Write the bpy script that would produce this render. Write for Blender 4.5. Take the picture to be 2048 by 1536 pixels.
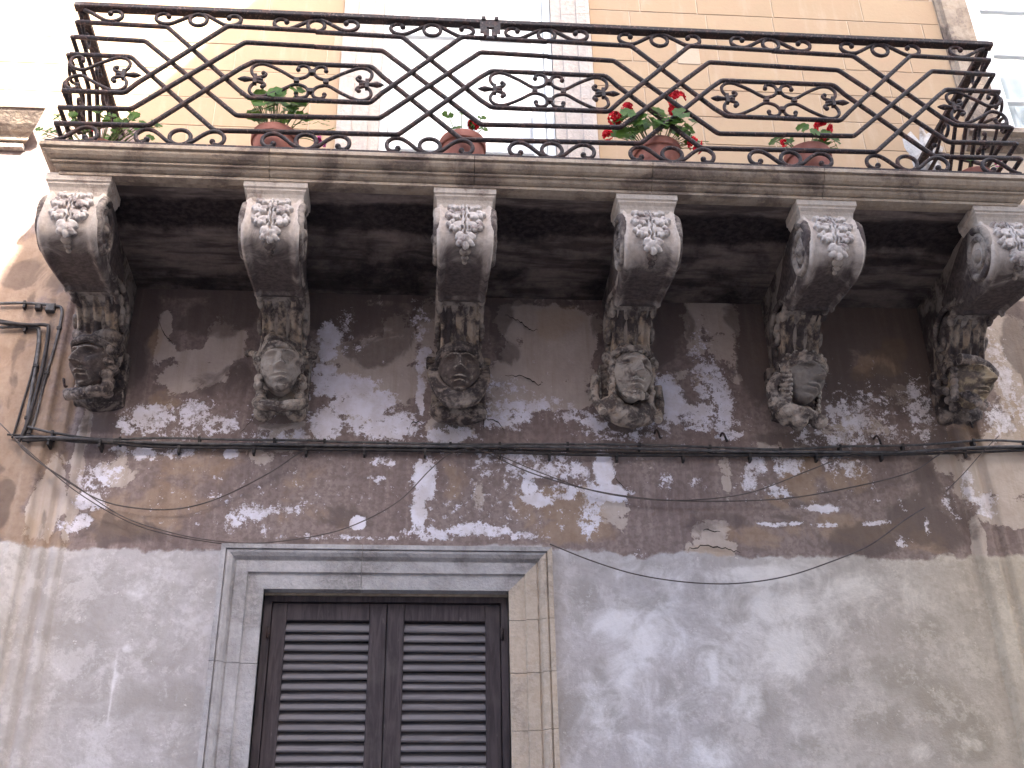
import bpy, bmesh, math, random
import numpy as np
from mathutils import Vector, Matrix
random.seed(7); rng = np.random.default_rng(7)
scene = bpy.context.scene
for o in list(bpy.data.objects): bpy.data.objects.remove(o)
COL = scene.collection
PI = math.pi
R = math.radians

# ------------------------------------------------------------------ camera
YAW, PITCH, ROLL = R(4.8625), R(30.0964), R(-1.2124)
fw = Vector((math.sin(YAW)*math.cos(PITCH), math.cos(YAW)*math.cos(PITCH), math.sin(PITCH)))
rt = Vector((math.cos(YAW), -math.sin(YAW), 0)); up = rt.cross(fw)
rt2 = rt*math.cos(ROLL) + up*math.sin(ROLL); up2 = -rt*math.sin(ROLL) + up*math.cos(ROLL)
cam = bpy.data.objects.new('camera', bpy.data.cameras.new('camera')); COL.objects.link(cam)
cam.matrix_world = Matrix(((rt2.x, up2.x, -fw.x, .696), (rt2.y, up2.y, -fw.y, -5.1793), (rt2.z, up2.z, -fw.z, 1.587), (0, 0, 0, 1)))
cam.data.sensor_width = 36; cam.data.lens = 2393.7/2048*36; cam.data.clip_end = 500; cam.data.clip_start = .05
scene.camera = cam

# ------------------------------------------------------------------ light
SUN = Vector((.30, -.72, .62)).normalized()          # towards the sun
world = bpy.data.worlds.new('World'); scene.world = world; world.use_nodes = True
wn = world.node_tree; bg = wn.nodes['Background']
sky = wn.nodes.new('ShaderNodeTexSky'); sky.sky_type = 'NISHITA'; sky.sun_disc = False
sky.sun_elevation = math.asin(SUN.z); sky.sun_rotation = math.atan2(SUN.x, SUN.y)
sky.air_density = 1.0; sky.dust_density = 4.0; sky.ozone_density = .6
wn.links.new(sky.outputs[0], bg.inputs['Color']); bg.inputs['Strength'].default_value = .15
sl = bpy.data.lights.new('sun', 'SUN'); sl.energy = 4.0; sl.angle = R(.4); sl.color = (1, .95, .87)
so = bpy.data.objects.new('sun', sl); COL.objects.link(so); so.rotation_euler = SUN.to_track_quat('Z', 'Y').to_euler(); so.location = (3, -8, 20)
scene.view_settings.view_transform = 'Standard'; scene.view_settings.look = 'None'
scene.cycles.max_bounces = 6; scene.cycles.diffuse_bounces = 4
scene.view_settings.exposure = 2.8; scene.view_settings.gamma = 1.0

# ------------------------------------------------------------------ helpers: nodes
class G:
    def __init__(s, name, rough=.85):
        s.m = bpy.data.materials.new(name); s.m.use_nodes = True; s.t = s.m.node_tree
        s.b = s.t.nodes['Principled BSDF']; s.b.inputs['Roughness'].default_value = rough
        s.b.inputs['Specular IOR Level'].default_value = .3
        s._p = None
    def n(s, typ, **kw):
        x = s.t.nodes.new('ShaderNode'+typ)
        for k, v in kw.items(): setattr(x, k, v)
        return x
    def put(s, sock, v):
        if isinstance(v, bpy.types.NodeSocket): s.t.links.new(v, sock)
        elif isinstance(v, (tuple, list)) and len(v) == 3 and sock.type == 'RGBA': sock.default_value = (*v, 1)
        else: sock.default_value = v
    def pos(s, sc=None):
        if s._p is None: s._p = s.n('NewGeometry').outputs['Position']
        if sc is None: return s._p
        m = s.n('VectorMath', operation='MULTIPLY'); s.put(m.inputs[0], s._p); m.inputs[1].default_value = sc
        return m.outputs[0]
    def obj(s): return s.n('TexCoord').outputs['Object']
    def noise(s, scale, detail=6, rough=.6, vec=None, dist=0):
        x = s.n('TexNoise'); s.put(x.inputs['Vector'], vec if vec is not None else s.pos())
        x.inputs['Scale'].default_value = scale; x.inputs['Detail'].default_value = detail
        x.inputs['Roughness'].default_value = rough; x.inputs['Distortion'].default_value = dist
        return x.outputs['Fac']
    def vor(s, scale, vec=None, feature='F1', out='Distance'):
        x = s.n('TexVoronoi', feature=feature); s.put(x.inputs['Vector'], vec if vec is not None else s.pos()); x.inputs['Scale'].default_value = scale
        return x.outputs[out]
    def ma(s, op, a, b=0.0):
        x = s.n('Math', operation=op); s.put(x.inputs[0], a); s.put(x.inputs[1], b); return x.outputs[0]
    def step(s, x, lo, hi, a=0.0, b=1.0):
        m = s.n('MapRange', interpolation_type='SMOOTHSTEP'); s.put(m.inputs['Value'], x)
        for k, v in (('From Min', lo), ('From Max', hi), ('To Min', a), ('To Max', b)): m.inputs[k].default_value = v
        return m.outputs['Result']
    def lin(s, x, lo, hi, a, b):
        m = s.n('MapRange'); s.put(m.inputs['Value'], x)
        for k, v in (('From Min', lo), ('From Max', hi), ('To Min', a), ('To Max', b)): m.inputs[k].default_value = v
        return m.outputs['Result']
    def mix(s, f, a, b, mode='MIX'):
        x = s.n('Mix', data_type='RGBA', blend_type=mode); s.put(x.inputs[0], f); s.put(x.inputs[6], a); s.put(x.inputs[7], b); return x.outputs[2]
    def ramp(s, f, *st):
        x = s.n('ValToRGB'); e = x.color_ramp.elements
        while len(e) < len(st): e.new(.5)
        for i, (p, c) in enumerate(st): e[i].position = p; e[i].color = (*c, 1)
        s.put(x.inputs[0], f); return x.outputs[0]
    def rand(s): return s.n('ObjectInfo').outputs['Random']
    def attr(s, name):
        a = s.n('Attribute', attribute_name=name); sp = s.n('SeparateColor'); s.t.links.new(a.outputs['Color'], sp.inputs[0])
        return sp.outputs[0], sp.outputs[1], sp.outputs[2], a.outputs['Alpha']
    def bump(s, h, strength=.5, dist=.01, prev=None):
        x = s.n('Bump'); x.inputs['Strength'].default_value = strength; x.inputs['Distance'].default_value = dist; s.put(x.inputs['Height'], h)
        if prev is not None: s.put(x.inputs['Normal'], prev)
        return x.outputs['Normal']
    def out(s, col=None, rough=None, normal=None):
        if col is not None: s.put(s.b.inputs['Base Color'], col)
        if rough is not None: s.put(s.b.inputs['Roughness'], rough)
        if normal is not None: s.put(s.b.inputs['Normal'], normal)
        return s.m

# ------------------------------------------------------------------ helpers: meshes
class MB:
    def __init__(s): s.v = []; s.f = []; s.sm = []
    def add(s, v, f, smooth=False):
        o = len(s.v); s.v += [tuple(p) for p in v]; s.f += [tuple(i+o for i in q) for q in f]; s.sm += [smooth]*len(f); return s
    def box(s, x0, x1, y0, y1, z0, z1):
        v = [(x, y, z) for x in (x0, x1) for y in (y0, y1) for z in (z0, z1)]
        return s.add(v, [(0, 1, 3, 2), (4, 6, 7, 5), (0, 4, 5, 1), (2, 3, 7, 6), (0, 2, 6, 4), (1, 5, 7, 3)])
    def chbox(s, x0, x1, y0, y1, z0, z1, c=.006):
        """box whose front (y0) edges are chamfered"""
        v = [(x0, y1, z0), (x1, y1, z0), (x1, y1, z1), (x0, y1, z1), (x0, y0+c, z0), (x1, y0+c, z0), (x1, y0+c, z1), (x0, y0+c, z1),
             (x0+c, y0, z0+c), (x1-c, y0, z0+c), (x1-c, y0, z1-c), (x0+c, y0, z1-c)]
        f = [(0, 3, 2, 1), (8, 9, 10, 11)]
        for i in range(4):
            j = (i+1) % 4; f += [(i, j, j+4, i+4), (i+4, j+4, j+8, i+8)]
        return s.add(v, f)
    def tube(s, pts, r, n=8, closed=False, caps=True):
        P = [Vector(p) for p in pts]; m = len(P); rr = r if isinstance(r, (list, tuple)) else [r]*m
        T = []
        for i in range(m):
            a = P[i-1] if (i or closed) else P[i]; b = P[(i+1) % m] if (i < m-1 or closed) else P[i]
            t = (b-a); T.append(t.normalized() if t.length > 1e-9 else Vector((1, 0, 0)))
        nrm = T[0].orthogonal().normalized(); v = []; 
        for i in range(m):
            nrm = (nrm - T[i]*nrm.dot(T[i])); nrm = nrm.normalized() if nrm.length > 1e-6 else T[i].orthogonal().normalized()
            b = T[i].cross(nrm)
            for k in range(n):
                a = 2*PI*k/n; v.append(P[i] + (nrm*math.cos(a)+b*math.sin(a))*rr[i])
        f = []
        for i in range(m if closed else m-1):
            j = (i+1) % m
            for k in range(n):
                l = (k+1) % n; f.append((i*n+k, i*n+l, j*n+l, j*n+k))
        if caps and not closed: f += [tuple(range(n-1, -1, -1)), tuple((m-1)*n+k for k in range(n))]
        return s.add(v, f, True)
    def ell(s, c, r, nu=14, nv=9, M=None, warp=None):
        v = []; f = []
        for j in range(nv+1):
            ph = PI*j/nv
            for i in range(nu):
                th = 2*PI*i/nu
                p = Vector((r[0]*math.sin(ph)*math.cos(th), r[1]*math.sin(ph)*math.sin(th), r[2]*math.cos(ph)))
                if warp: p = warp(p)
                if M is not None: p = M @ p
                v.append(p + Vector(c))
        for j in range(nv):
            for i in range(nu):
                k = (i+1) % nu; f.append((j*nu+i, (j+1)*nu+i, (j+1)*nu+k, j*nu+k))
        return s.add(v, f, True)
    def lathe(s, prof, c, n=28):
        v = []; f = []
        for (r, z) in prof:
            for i in range(n): v.append((c[0]+r*math.cos(2*PI*i/n), c[1]+r*math.sin(2*PI*i/n), c[2]+z))
        for j in range(len(prof)-1):
            for i in range(n):
                k = (i+1) % n; f.append((j*n+i, j*n+k, (j+1)*n+k, (j+1)*n+i))
        return s.add(v, f, True)
    def prism(s, poly, y0, y1):
        """polygon in x,z (counter-clockwise seen from -y) pushed from y0 to y1"""
        n = len(poly); v = [(x, y0, z) for x, z in poly]+[(x, y1, z) for x, z in poly]
        f = [tuple(range(n)), tuple(range(2*n-1, n-1, -1))]+[(i, i+n, (i+1) % n+n, (i+1) % n) for i in range(n)]
        return s.add(v, f)
    def extx(s, prof, x0, x1, nx=1):
        """closed profile in y,z extruded along x"""
        n = len(prof); v = []; xs = np.linspace(x0, x1, nx+1)
        for x in xs: v += [(x, y, z) for y, z in prof]
        f = [tuple(range(n)), tuple(nx*n+i for i in range(n-1, -1, -1))]
        for j in range(nx):
            for i in range(n):
                k = (i+1) % n; f.append((j*n+i, (j+1)*n+i, (j+1)*n+k, j*n+k))
        return s.add(v, f)
    def build(s, name, mat, parent=None, loc=None):
        me = bpy.data.meshes.new(name); me.from_pydata([tuple(p) for p in s.v], [], s.f)
        me.polygons.foreach_set('use_smooth', s.sm); me.materials.append(mat); me.validate()
        bm = bmesh.new(); bm.from_mesh(me); bmesh.ops.recalc_face_normals(bm, faces=bm.faces); bm.to_mesh(me); bm.free()
        o = bpy.data.objects.new(name, me); COL.objects.link(o); o.parent = parent
        if loc is not None: o.location = loc
        return o
def tag(o, label, cat, group=None, kind=None):
    if label: o['label'] = label
    if cat: o['category'] = cat
    if group: o['group'] = group
    if kind: o['kind'] = kind
    return o
def thing(name, label, cat, loc=(0, 0, 0), group=None):
    o = bpy.data.objects.new(name, None); COL.objects.link(o); o.location = loc; o.empty_display_size = .1
    return tag(o, label, cat, group)
def inst(src, parent, loc=(0, 0, 0), rz=0, sc=(1, 1, 1)):
    o = src.copy(); COL.objects.link(o); o.parent = parent; o.location = loc; o.rotation_euler = (0, 0, rz); o.scale = sc; return o
def catmull(P, n=8):
    P = [np.array(p, float) for p in P]; Q = [2*P[0]-P[1]]+P+[2*P[-1]-P[-2]]; out = []
    for i in range(1, len(Q)-2):
        for t in np.linspace(0, 1, n, endpoint=False):
            a, b, c, d = Q[i-1:i+3]
            out.append(tuple(.5*((2*b)+(c-a)*t+(2*a-5*b+4*c-d)*t*t+(3*b-a-3*c+d)*t**3)))
    out.append(tuple(P[-1])); return out
def vnoise(x, y, seed=0):
    xi = np.floor(x).astype(int); yi = np.floor(y).astype(int); xf = x-xi; yf = y-yi
    def h(a, b):
        n = (a*374761393+b*668265263+seed*1442695041) & 0xffffffff
        n = ((n ^ (n >> 13))*1274126177) & 0xffffffff
        return ((n ^ (n >> 16)) & 0xffff)/65535.
    u = xf*xf*(3-2*xf); w = yf*yf*(3-2*yf)
    return (h(xi, yi)*(1-u)+h(xi+1, yi)*u)*(1-w)+(h(xi, yi+1)*(1-u)+h(xi+1, yi+1)*u)*w
def fbm(x, y, oct=4, seed=0):
    t = 0; a = .5
    for i in range(oct): t = t+a*vnoise(x, y, seed+i); x = x*2.03; y = y*2.03; a *= .5
    return t

# ------------------------------------------------------------------ materials
def m_wall():
    g = G('peeling_painted_plaster', .92)
    W, B, O, S = g.attr('zoneA'); P, Gr, H, T = g.attr('zoneB')
    n1 = g.noise(2.2, 5, .6); n2 = g.noise(9, 8, .65); n3 = g.noise(38, 6, .6); n4 = g.noise(120, 3, .6)
    st = g.noise(7, 5, .6, vec=g.pos((3.0, 1, .22)))
    ragged = g.ma('ADD', g.ma('MULTIPLY', n2, .62), g.ma('MULTIPLY', n3, .38))
    rag2 = g.noise(13, 10, .74)
    rag3 = g.ma('ADD', g.ma('MULTIPLY', g.noise(26, 8, .7), .7), g.ma('MULTIPLY', n4, .3))
    base = g.mix(g.step(n1, .35, .68), (.215, .158, .15), (.305, .238, .222))
    base = g.mix(g.step(st, .42, .7), base, (.345, .272, .25))
    base = g.mix(g.ma('MULTIPLY', g.step(n3, .42, .6), .55), base, (.165, .12, .11))
    def th(field, nz, amp=1.0, w=.035):
        x = g.ma('ADD', field, g.ma('MULTIPLY', g.ma('SUBTRACT', nz, .5), amp)); return g.step(x, .5-w, .5+w)
    mo = th(O, g.noise(5.2, 8, .62, dist=.6), 1.6, .16)
    oc = g.mix(g.step(n2, .35, .65), (.33, .22, .145), (.42, .30, .215))
    c = g.mix(g.ma('MULTIPLY', mo, .6), base, oc)
    mb = th(g.ma('MULTIPLY', B, .98), g.noise(7, 10, .74, dist=.3), 2.2, .03)
    be = g.mix(g.step(n2, .3, .7), (.47, .385, .345), (.57, .485, .445)); be = g.mix(g.ma('MULTIPLY', g.step(st, .45, .7), .5), be, (.40, .31, .25))
    be = g.mix(g.ma('MULTIPLY', mo, .4), be, (.46, .33, .22))
    c = g.mix(mb, c, be)
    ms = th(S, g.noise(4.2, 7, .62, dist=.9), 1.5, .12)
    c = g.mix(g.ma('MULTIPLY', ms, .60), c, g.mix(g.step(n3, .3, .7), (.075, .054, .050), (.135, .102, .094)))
    Ww = g.ma('MULTIPLY', W, .90); mw = th(Ww, rag3, 2.7, .018); mw2 = th(Ww, rag2, 2.3, .02)
    mwt = g.ma('MULTIPLY', g.ma('ADD', g.ma('MULTIPLY', mw, .55), g.ma('MULTIPLY', mw2, .6)), g.step(n4, .25, .5, .75, 1.0)); mwt = g.ma('MINIMUM', mwt, 1.0)
    wh = g.mix(g.step(n2, .35, .62), (.68, .62, .655), (.83, .79, .88))
    c = g.mix(mwt, c, wh)
    # lower plaster
    pl = g.mix(g.step(n1, .3, .7), (.415, .38, .385), (.54, .505, .515))
    pl = g.mix(g.ma('MULTIPLY', g.step(n3, .4, .66), .45), pl, (.385, .345, .345))
    pl = g.mix(g.ma('MULTIPLY', g.step(st, .5, .72), .35), pl, (.60, .56, .57))
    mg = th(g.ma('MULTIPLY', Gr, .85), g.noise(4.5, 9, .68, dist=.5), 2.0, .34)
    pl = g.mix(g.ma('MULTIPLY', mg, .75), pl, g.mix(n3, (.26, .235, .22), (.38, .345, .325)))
    mh = th(g.ma('MULTIPLY', H, .82), g.noise(5, 10, .7, dist=.7), 2.0, .30)
    mot = g.noise(5.5, 11, .76, dist=.2); mot2 = g.noise(17, 9, .72)
    pl = g.mix(g.ma('MULTIPLY', g.step(mot, .50, .58), .40), pl, (.67, .635, .65)); pl = g.mix(g.ma('MULTIPLY', g.step(mot2, .54, .60), .32), pl, (.345, .31, .295))
    pl = g.mix(g.ma('MULTIPLY', mh, .62), pl, (.84, .815, .85))
    fl = g.ma('MULTIPLY', g.step(rag3, .60, .64), .6); pl = g.mix(fl, pl, (.72, .68, .67))
    pl = g.mix(T, pl, g.mix(1.0, pl, (1.06, .97, .76), 'MULTIPLY'))
    mp = g.step(g.ma('ADD', P, g.ma('MULTIPLY', g.ma('SUBTRACT', rag2, .5), 1.6)), .30, .70)
    c = g.mix(mp, c, pl)
    c = g.mix(T, c, g.mix(1.0, c, (1.05, .98, .82), 'MULTIPLY'))
    hgt = g.ma('ADD', g.ma('MULTIPLY', mwt, -.35), g.ma('MULTIPLY', n3, .5)); hgt = g.ma('ADD', hgt, g.ma('MULTIPLY', mb, -.3)); hgt = g.ma('ADD', hgt, g.ma('MULTIPLY', mp, .5))
    nr = g.bump(hgt, .55, .012); nr = g.bump(n4, .25, .004, nr)
    return g.out(c, .93, nr)
def m_block():
    g = G('honey_limestone_ashlar', .9)
    r = g.rand(); n = g.noise(3, 6, .6); f = g.noise(45, 5, .6); st = g.noise(6, 4, .6, vec=g.pos((2, 1, .35)))
    c = g.mix(r, (.41, .290, .185), (.46, .332, .215)); c = g.mix(g.step(n, .35, .7), c, (.44, .302, .198))
    c = g.mix(g.ma('MULTIPLY', g.step(st, .52, .72), .35), c, (.52, .41, .31)); c = g.mix(g.ma('MULTIPLY', g.step(f, .5, .7), .25), c, (.385, .27, .172))
    return g.out(c, .9, g.bump(f, .25, .004))
def m_mortar():
    g = G('pale_lime_mortar', .95); f = g.noise(60, 4, .6)
    return g.out(g.mix(f, (.48, .37, .27), (.54, .43, .33)), .95, g.bump(f, .3, .003))
def m_stone(name, a, b, crust, amt, ochre=0.0, sc=5.0, edge=0.0):
    """limestone with patches of dark crust"""
    g = G(name, .92); n = g.noise(sc, 8, .64, dist=.5); f = g.noise(42, 6, .62); st = g.noise(9, 5, .6, vec=g.pos((2.5, 1.5, .4))); fine = g.noise(150, 3, .6)
    c = g.mix(g.step(f, .3, .7), a, b); c = g.mix(g.ma('MULTIPLY', g.step(st, .5, .7), .4), c, tuple(.72*x for x in a))
    if ochre: c = g.mix(g.ma('MULTIPLY', g.step(g.noise(11, 6, .6), .5, .62), ochre), c, (.40, .25, .13))
    k = g.step(g.ma('ADD', g.ma('MULTIPLY', n, .72), g.ma('MULTIPLY', f, .28)), 1-amt-.07, 1-amt+.07)
    c = g.mix(k, c, g.mix(g.step(f, .35, .65), crust, tuple(1.7*x for x in crust)))
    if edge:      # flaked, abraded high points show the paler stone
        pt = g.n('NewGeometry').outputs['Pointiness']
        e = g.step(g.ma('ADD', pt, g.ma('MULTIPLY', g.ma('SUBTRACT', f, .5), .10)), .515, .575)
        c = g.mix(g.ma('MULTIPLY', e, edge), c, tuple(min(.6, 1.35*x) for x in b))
    h = g.ma('ADD', f, g.ma('MULTIPLY', k, .35))
    return g.out(c, .92, g.bump(fine, .3, .003, g.bump(h, .6, .008)))
def m_iron():
    g = G('rusty_black_iron', .62); n = g.noise(22, 6, .65); f = g.noise(90, 4, .6)
    c = g.mix(g.step(n, .48, .66), (.030, .022, .023), (.085, .048, .042)); c = g.mix(g.ma('MULTIPLY', g.step(f, .56, .68), .7), c, (.21, .13, .115))
    return g.out(c, g.lin(n, .3, .7, .45, .8), g.bump(f, .35, .003))
def m_wood():
    g = G('weathered_dark_shutter_wood', .7); v = g.obj()
    sc = g.n('VectorMath', operation='MULTIPLY'); g.put(sc.inputs[0], v); sc.inputs[1].default_value = (28, 28, 3.0)
    gr = g.noise(1.6, 7, .62, vec=sc.outputs[0], dist=.8); n = g.noise(4, 5, .6); w = g.noise(60, 4, .6, vec=g.pos((1, 1, .2)))
    c = g.mix(g.step(gr, .35, .65), (.032, .024, .028), (.068, .052, .057)); c = g.mix(g.ma('MULTIPLY', g.step(n, .5, .72), .5), c, (.095, .080, .080))
    c = g.mix(g.ma('MULTIPLY', g.step(w, .66, .74), .35), c, (.20, .17, .165))
    return g.out(c, .68, g.bump(gr, .5, .003))
def m_slat():
    g = G('weathered_grey_brown_slats', .65); gr = g.noise(1.6, 7, .62, vec=g.pos((3, 30, 30)), dist=.6); r = g.rand()
    c = g.mix(g.step(gr, .35, .65), (.115, .103, .112), (.19, .172, .182)); c = g.mix(r, c, (.155, .142, .152))
    return g.out(c, .62, g.bump(gr, .4, .003))
def m_plain(name, a, b, scale=30, rough=.7, bump=.2, spec=.3):
    g = G(name, rough); f = g.noise(scale, 5, .6); g.b.inputs['Specular IOR Level'].default_value = spec
    return g.out(g.mix(g.step(f, .35, .65), a, b), rough, g.bump(f, bump, .004))
def m_leaf():
    g = G('geranium_leaf', .55); r = g.rand(); f = g.noise(45, 4, .6)
    c = g.mix(g.step(f, .35, .65), (.045, .105, .018), (.10, .19, .032))
    m = g.out(c, .5, g.bump(f, .2, .003)); tr = g.n('BsdfTranslucent'); g.put(tr.inputs[0], g.mix(f, (.10, .22, .03), (.16, .30, .05))); mx = g.n('MixShader'); mx.inputs[0].default_value = .42
    g.t.links.new(g.b.outputs[0], mx.inputs[1]); g.t.links.new(tr.outputs[0], mx.inputs[2]); g.t.links.new(mx.outputs[0], g.t.nodes['Material Output'].inputs['Surface']); return m
def m_glass():
    g = G('window_glass', .05); t = g.n('BsdfTransparent'); gl = g.n('BsdfGlossy'); gl.inputs['Roughness'].default_value = .03
    lw = g.n('LayerWeight'); lw.inputs[0].default_value = .5; mx = g.n('MixShader'); g.put(mx.inputs[0], g.lin(g.ma('POWER', lw.outputs['Facing'], 4.0), 0, 1, .04, .6))
    t.inputs[0].default_value = (1, 1, 1, 1); g.t.links.new(t.outputs[0], mx.inputs[1]); g.t.links.new(gl.outputs[0], mx.inputs[2])
    g.t.links.new(mx.outputs[0], g.t.nodes['Material Output'].inputs['Surface']); return g.m
def m_soffit():
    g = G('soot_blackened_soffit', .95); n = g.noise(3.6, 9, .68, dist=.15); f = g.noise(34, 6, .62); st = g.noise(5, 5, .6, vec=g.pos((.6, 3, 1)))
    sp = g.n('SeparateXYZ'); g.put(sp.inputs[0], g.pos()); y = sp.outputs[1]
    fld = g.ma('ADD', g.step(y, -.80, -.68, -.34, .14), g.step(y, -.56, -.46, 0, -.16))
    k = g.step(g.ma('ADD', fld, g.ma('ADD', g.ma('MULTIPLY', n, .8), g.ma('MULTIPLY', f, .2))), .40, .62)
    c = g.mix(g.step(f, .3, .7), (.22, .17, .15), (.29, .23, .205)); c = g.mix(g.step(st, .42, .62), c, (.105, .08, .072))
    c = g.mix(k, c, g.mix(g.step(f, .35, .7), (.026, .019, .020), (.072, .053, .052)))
    return g.out(c, .95, g.bump(g.ma('ADD', f, n), .8, .012))
def m_scroll(name, a, b, crust):
    g = G(name, .92); W, _, _, _ = g.attr('worn'); n = g.noise(7, 8, .66, dist=.6); f = g.noise(46, 6, .62); st = g.noise(10, 5, .6, vec=g.pos((3, 1, .4))); fine = g.noise(150, 3, .6)
    c = g.mix(g.step(f, .3, .7), a, b); c = g.mix(g.ma('MULTIPLY', g.step(st, .5, .7), .35), c, tuple(.7*x for x in a))
    x = g.ma('ADD', g.ma('MULTIPLY', n, .8), g.ma('MULTIPLY', f, .2)); x = g.ma('ADD', x, W)
    k = g.step(x, .50, .84)
    c = g.mix(k, c, g.mix(g.step(f, .35, .65), crust, tuple(1.9*q for q in crust)))
    return g.out(c, .92, g.bump(fine, .3, .003, g.bump(f, .55, .008)))
WALL = m_wall(); BLOCK = m_block(); MORTAR = m_mortar()
FASCIA = m_stone('weathered_fascia_limestone', (.40, .315, .24), (.50, .405, .315), (.14, .105, .085), .48, .15, 4)
SOFFIT = m_soffit()
SCROLLF = m_scroll('rain_washed_scroll_limestone', (.48, .405, .355), (.61, .53, .47), (.060, .046, .043))
CAPST = m_stone('pale_capital_limestone', (.53, .45, .385), (.65, .565, .49), (.19, .14, .115), .42)
LEAFST = m_stone('pale_carved_leaf_limestone', (.50, .44, .40), (.63, .56, .52), (.14, .105, .095), .45, 0, 10, .35)
SCROLLST = m_stone('grimy_scroll_limestone', (.33, .275, .235), (.43, .365, .315), (.06, .045, .042), .50, 0, 5)
STEMST = m_stone('ochre_stem_limestone', (.36, .28, .215), (.46, .37, .295), (.055, .042, .040), .52, .3, 9)
SURR = m_stone('grey_surround_limestone', (.38, .36, .37), (.49, .465, .475), (.22, .205, .205), .49, 0, 4)
SURR2 = m_stone('worn_ochre_surround_limestone', (.46, .375, .30), (.55, .46, .38), (.30, .25, .21), .46, .12, 5)
JAMBST = m_stone('pale_streaked_jamb_limestone', (.48, .41, .365), (.54, .475, .43), (.40, .32, .27), .44, 0, 4)
PIL = m_stone('tan_pilaster_limestone', (.44, .31, .21), (.53, .395, .285), (.23, .15, .105), .46, .35, 3)
IRON = m_iron(); WOOD = m_wood(); SLAT = m_slat(); LEAF = m_leaf(); GLASS = m_glass()
TERRA = m_plain('terracotta', (.30, .115, .085), (.37, .16, .125), 14, .85)
SOIL = m_plain('potting_soil', (.04, .028, .02), (.08, .055, .04), 60, .95, .6)
STEMG = m_plain('green_stem', (.09, .14, .03), (.15, .18, .06), 30, .6)
RED = m_plain('red_petal', (.72, .006, .02), (.80, .015, .03), 40, .55)
PINK = m_plain('magenta_petal', (.52, .05, .22), (.62, .11, .30), 40, .6)
CABLE = m_plain('grey_cable_sheath', (.075, .068, .068), (.15, .14, .14), 25, .6)
CABLEK = m_plain('black_cable_sheath', (.03, .025, .025), (.06, .05, .048), 25, .6)
WIRE = m_plain('thin_dark_wire', (.085, .066, .062), (.13, .105, .098), 20, .6)
WHITE = m_plain('white_gloss_paint', (.80, .81, .80), (.86, .86, .85), 12, .4, .1)
CURT = m_plain('white_net_curtain', (.86, .87, .87), (.90, .90, .90), 40, .9, .2)
CURTB = m_plain('pale_blue_grey_curtain', (.62, .68, .68), (.72, .77, .77), 9, .9, .2)
CRACK = m_plain('open_crack_shadow', (.035, .026, .022), (.06, .045, .04), 60, .95)
PAVE = m_plain('stone_paving', (.17, .165, .16), (.22, .215, .21), 3, .8)
RENDERW = m_plain('cream_rendered_wall', (.45, .445, .44), (.52, .515, .51), 2, .9)
DARK = m_plain('dark_room_wall', (.05, .045, .04), (.08, .07, .06), 3, .9)

# ================================================================== setting
tag(MB().add([(-60, -60, 0), (60, -60, 0), (60, 60, 0), (-60, 60, 0)], [(0, 1, 2, 3)]).build('street', PAVE), 'pale stone paved street in front of the house', None, kind='structure')

# unseen house across the lane, its gable shaped to cast the facade shadow
CURVE = [(-14, 2.6), (-2.6, 2.7), (-1.9, 3.2), (-1.72, 3.8), (-1.60, 4.4), (-1.449, 5.056), (-1.324, 5.536), (-1.19, 5.87), (-1.05, 6.17), (-.88, 6.47), (-.66, 6.80), (-.46, 7.12), (-.2, 7.5), (.1, 7.8), (.5, 7.95), (14, 8.05)]
T_ = 6.2/(-SUN.y)
opp = [(x+SUN.x*T_, z+SUN.z*T_) for x, z in CURVE]
hs = thing('house', 'unseen cream rendered house across the lane, curved gable shaped to shade the facade', 'house', (4, -6.3, 0))
MB().prism([(opp[0][0], 0), (opp[-1][0], 0)]+opp[::-1], -.12+.1, .1).build('wall', RENDERW, hs, (-4, 0, 0))
MB().box(-1.5, 10, -5, -.03, 0, 12.2).build('rear_block', RENDERW, hs)

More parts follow.
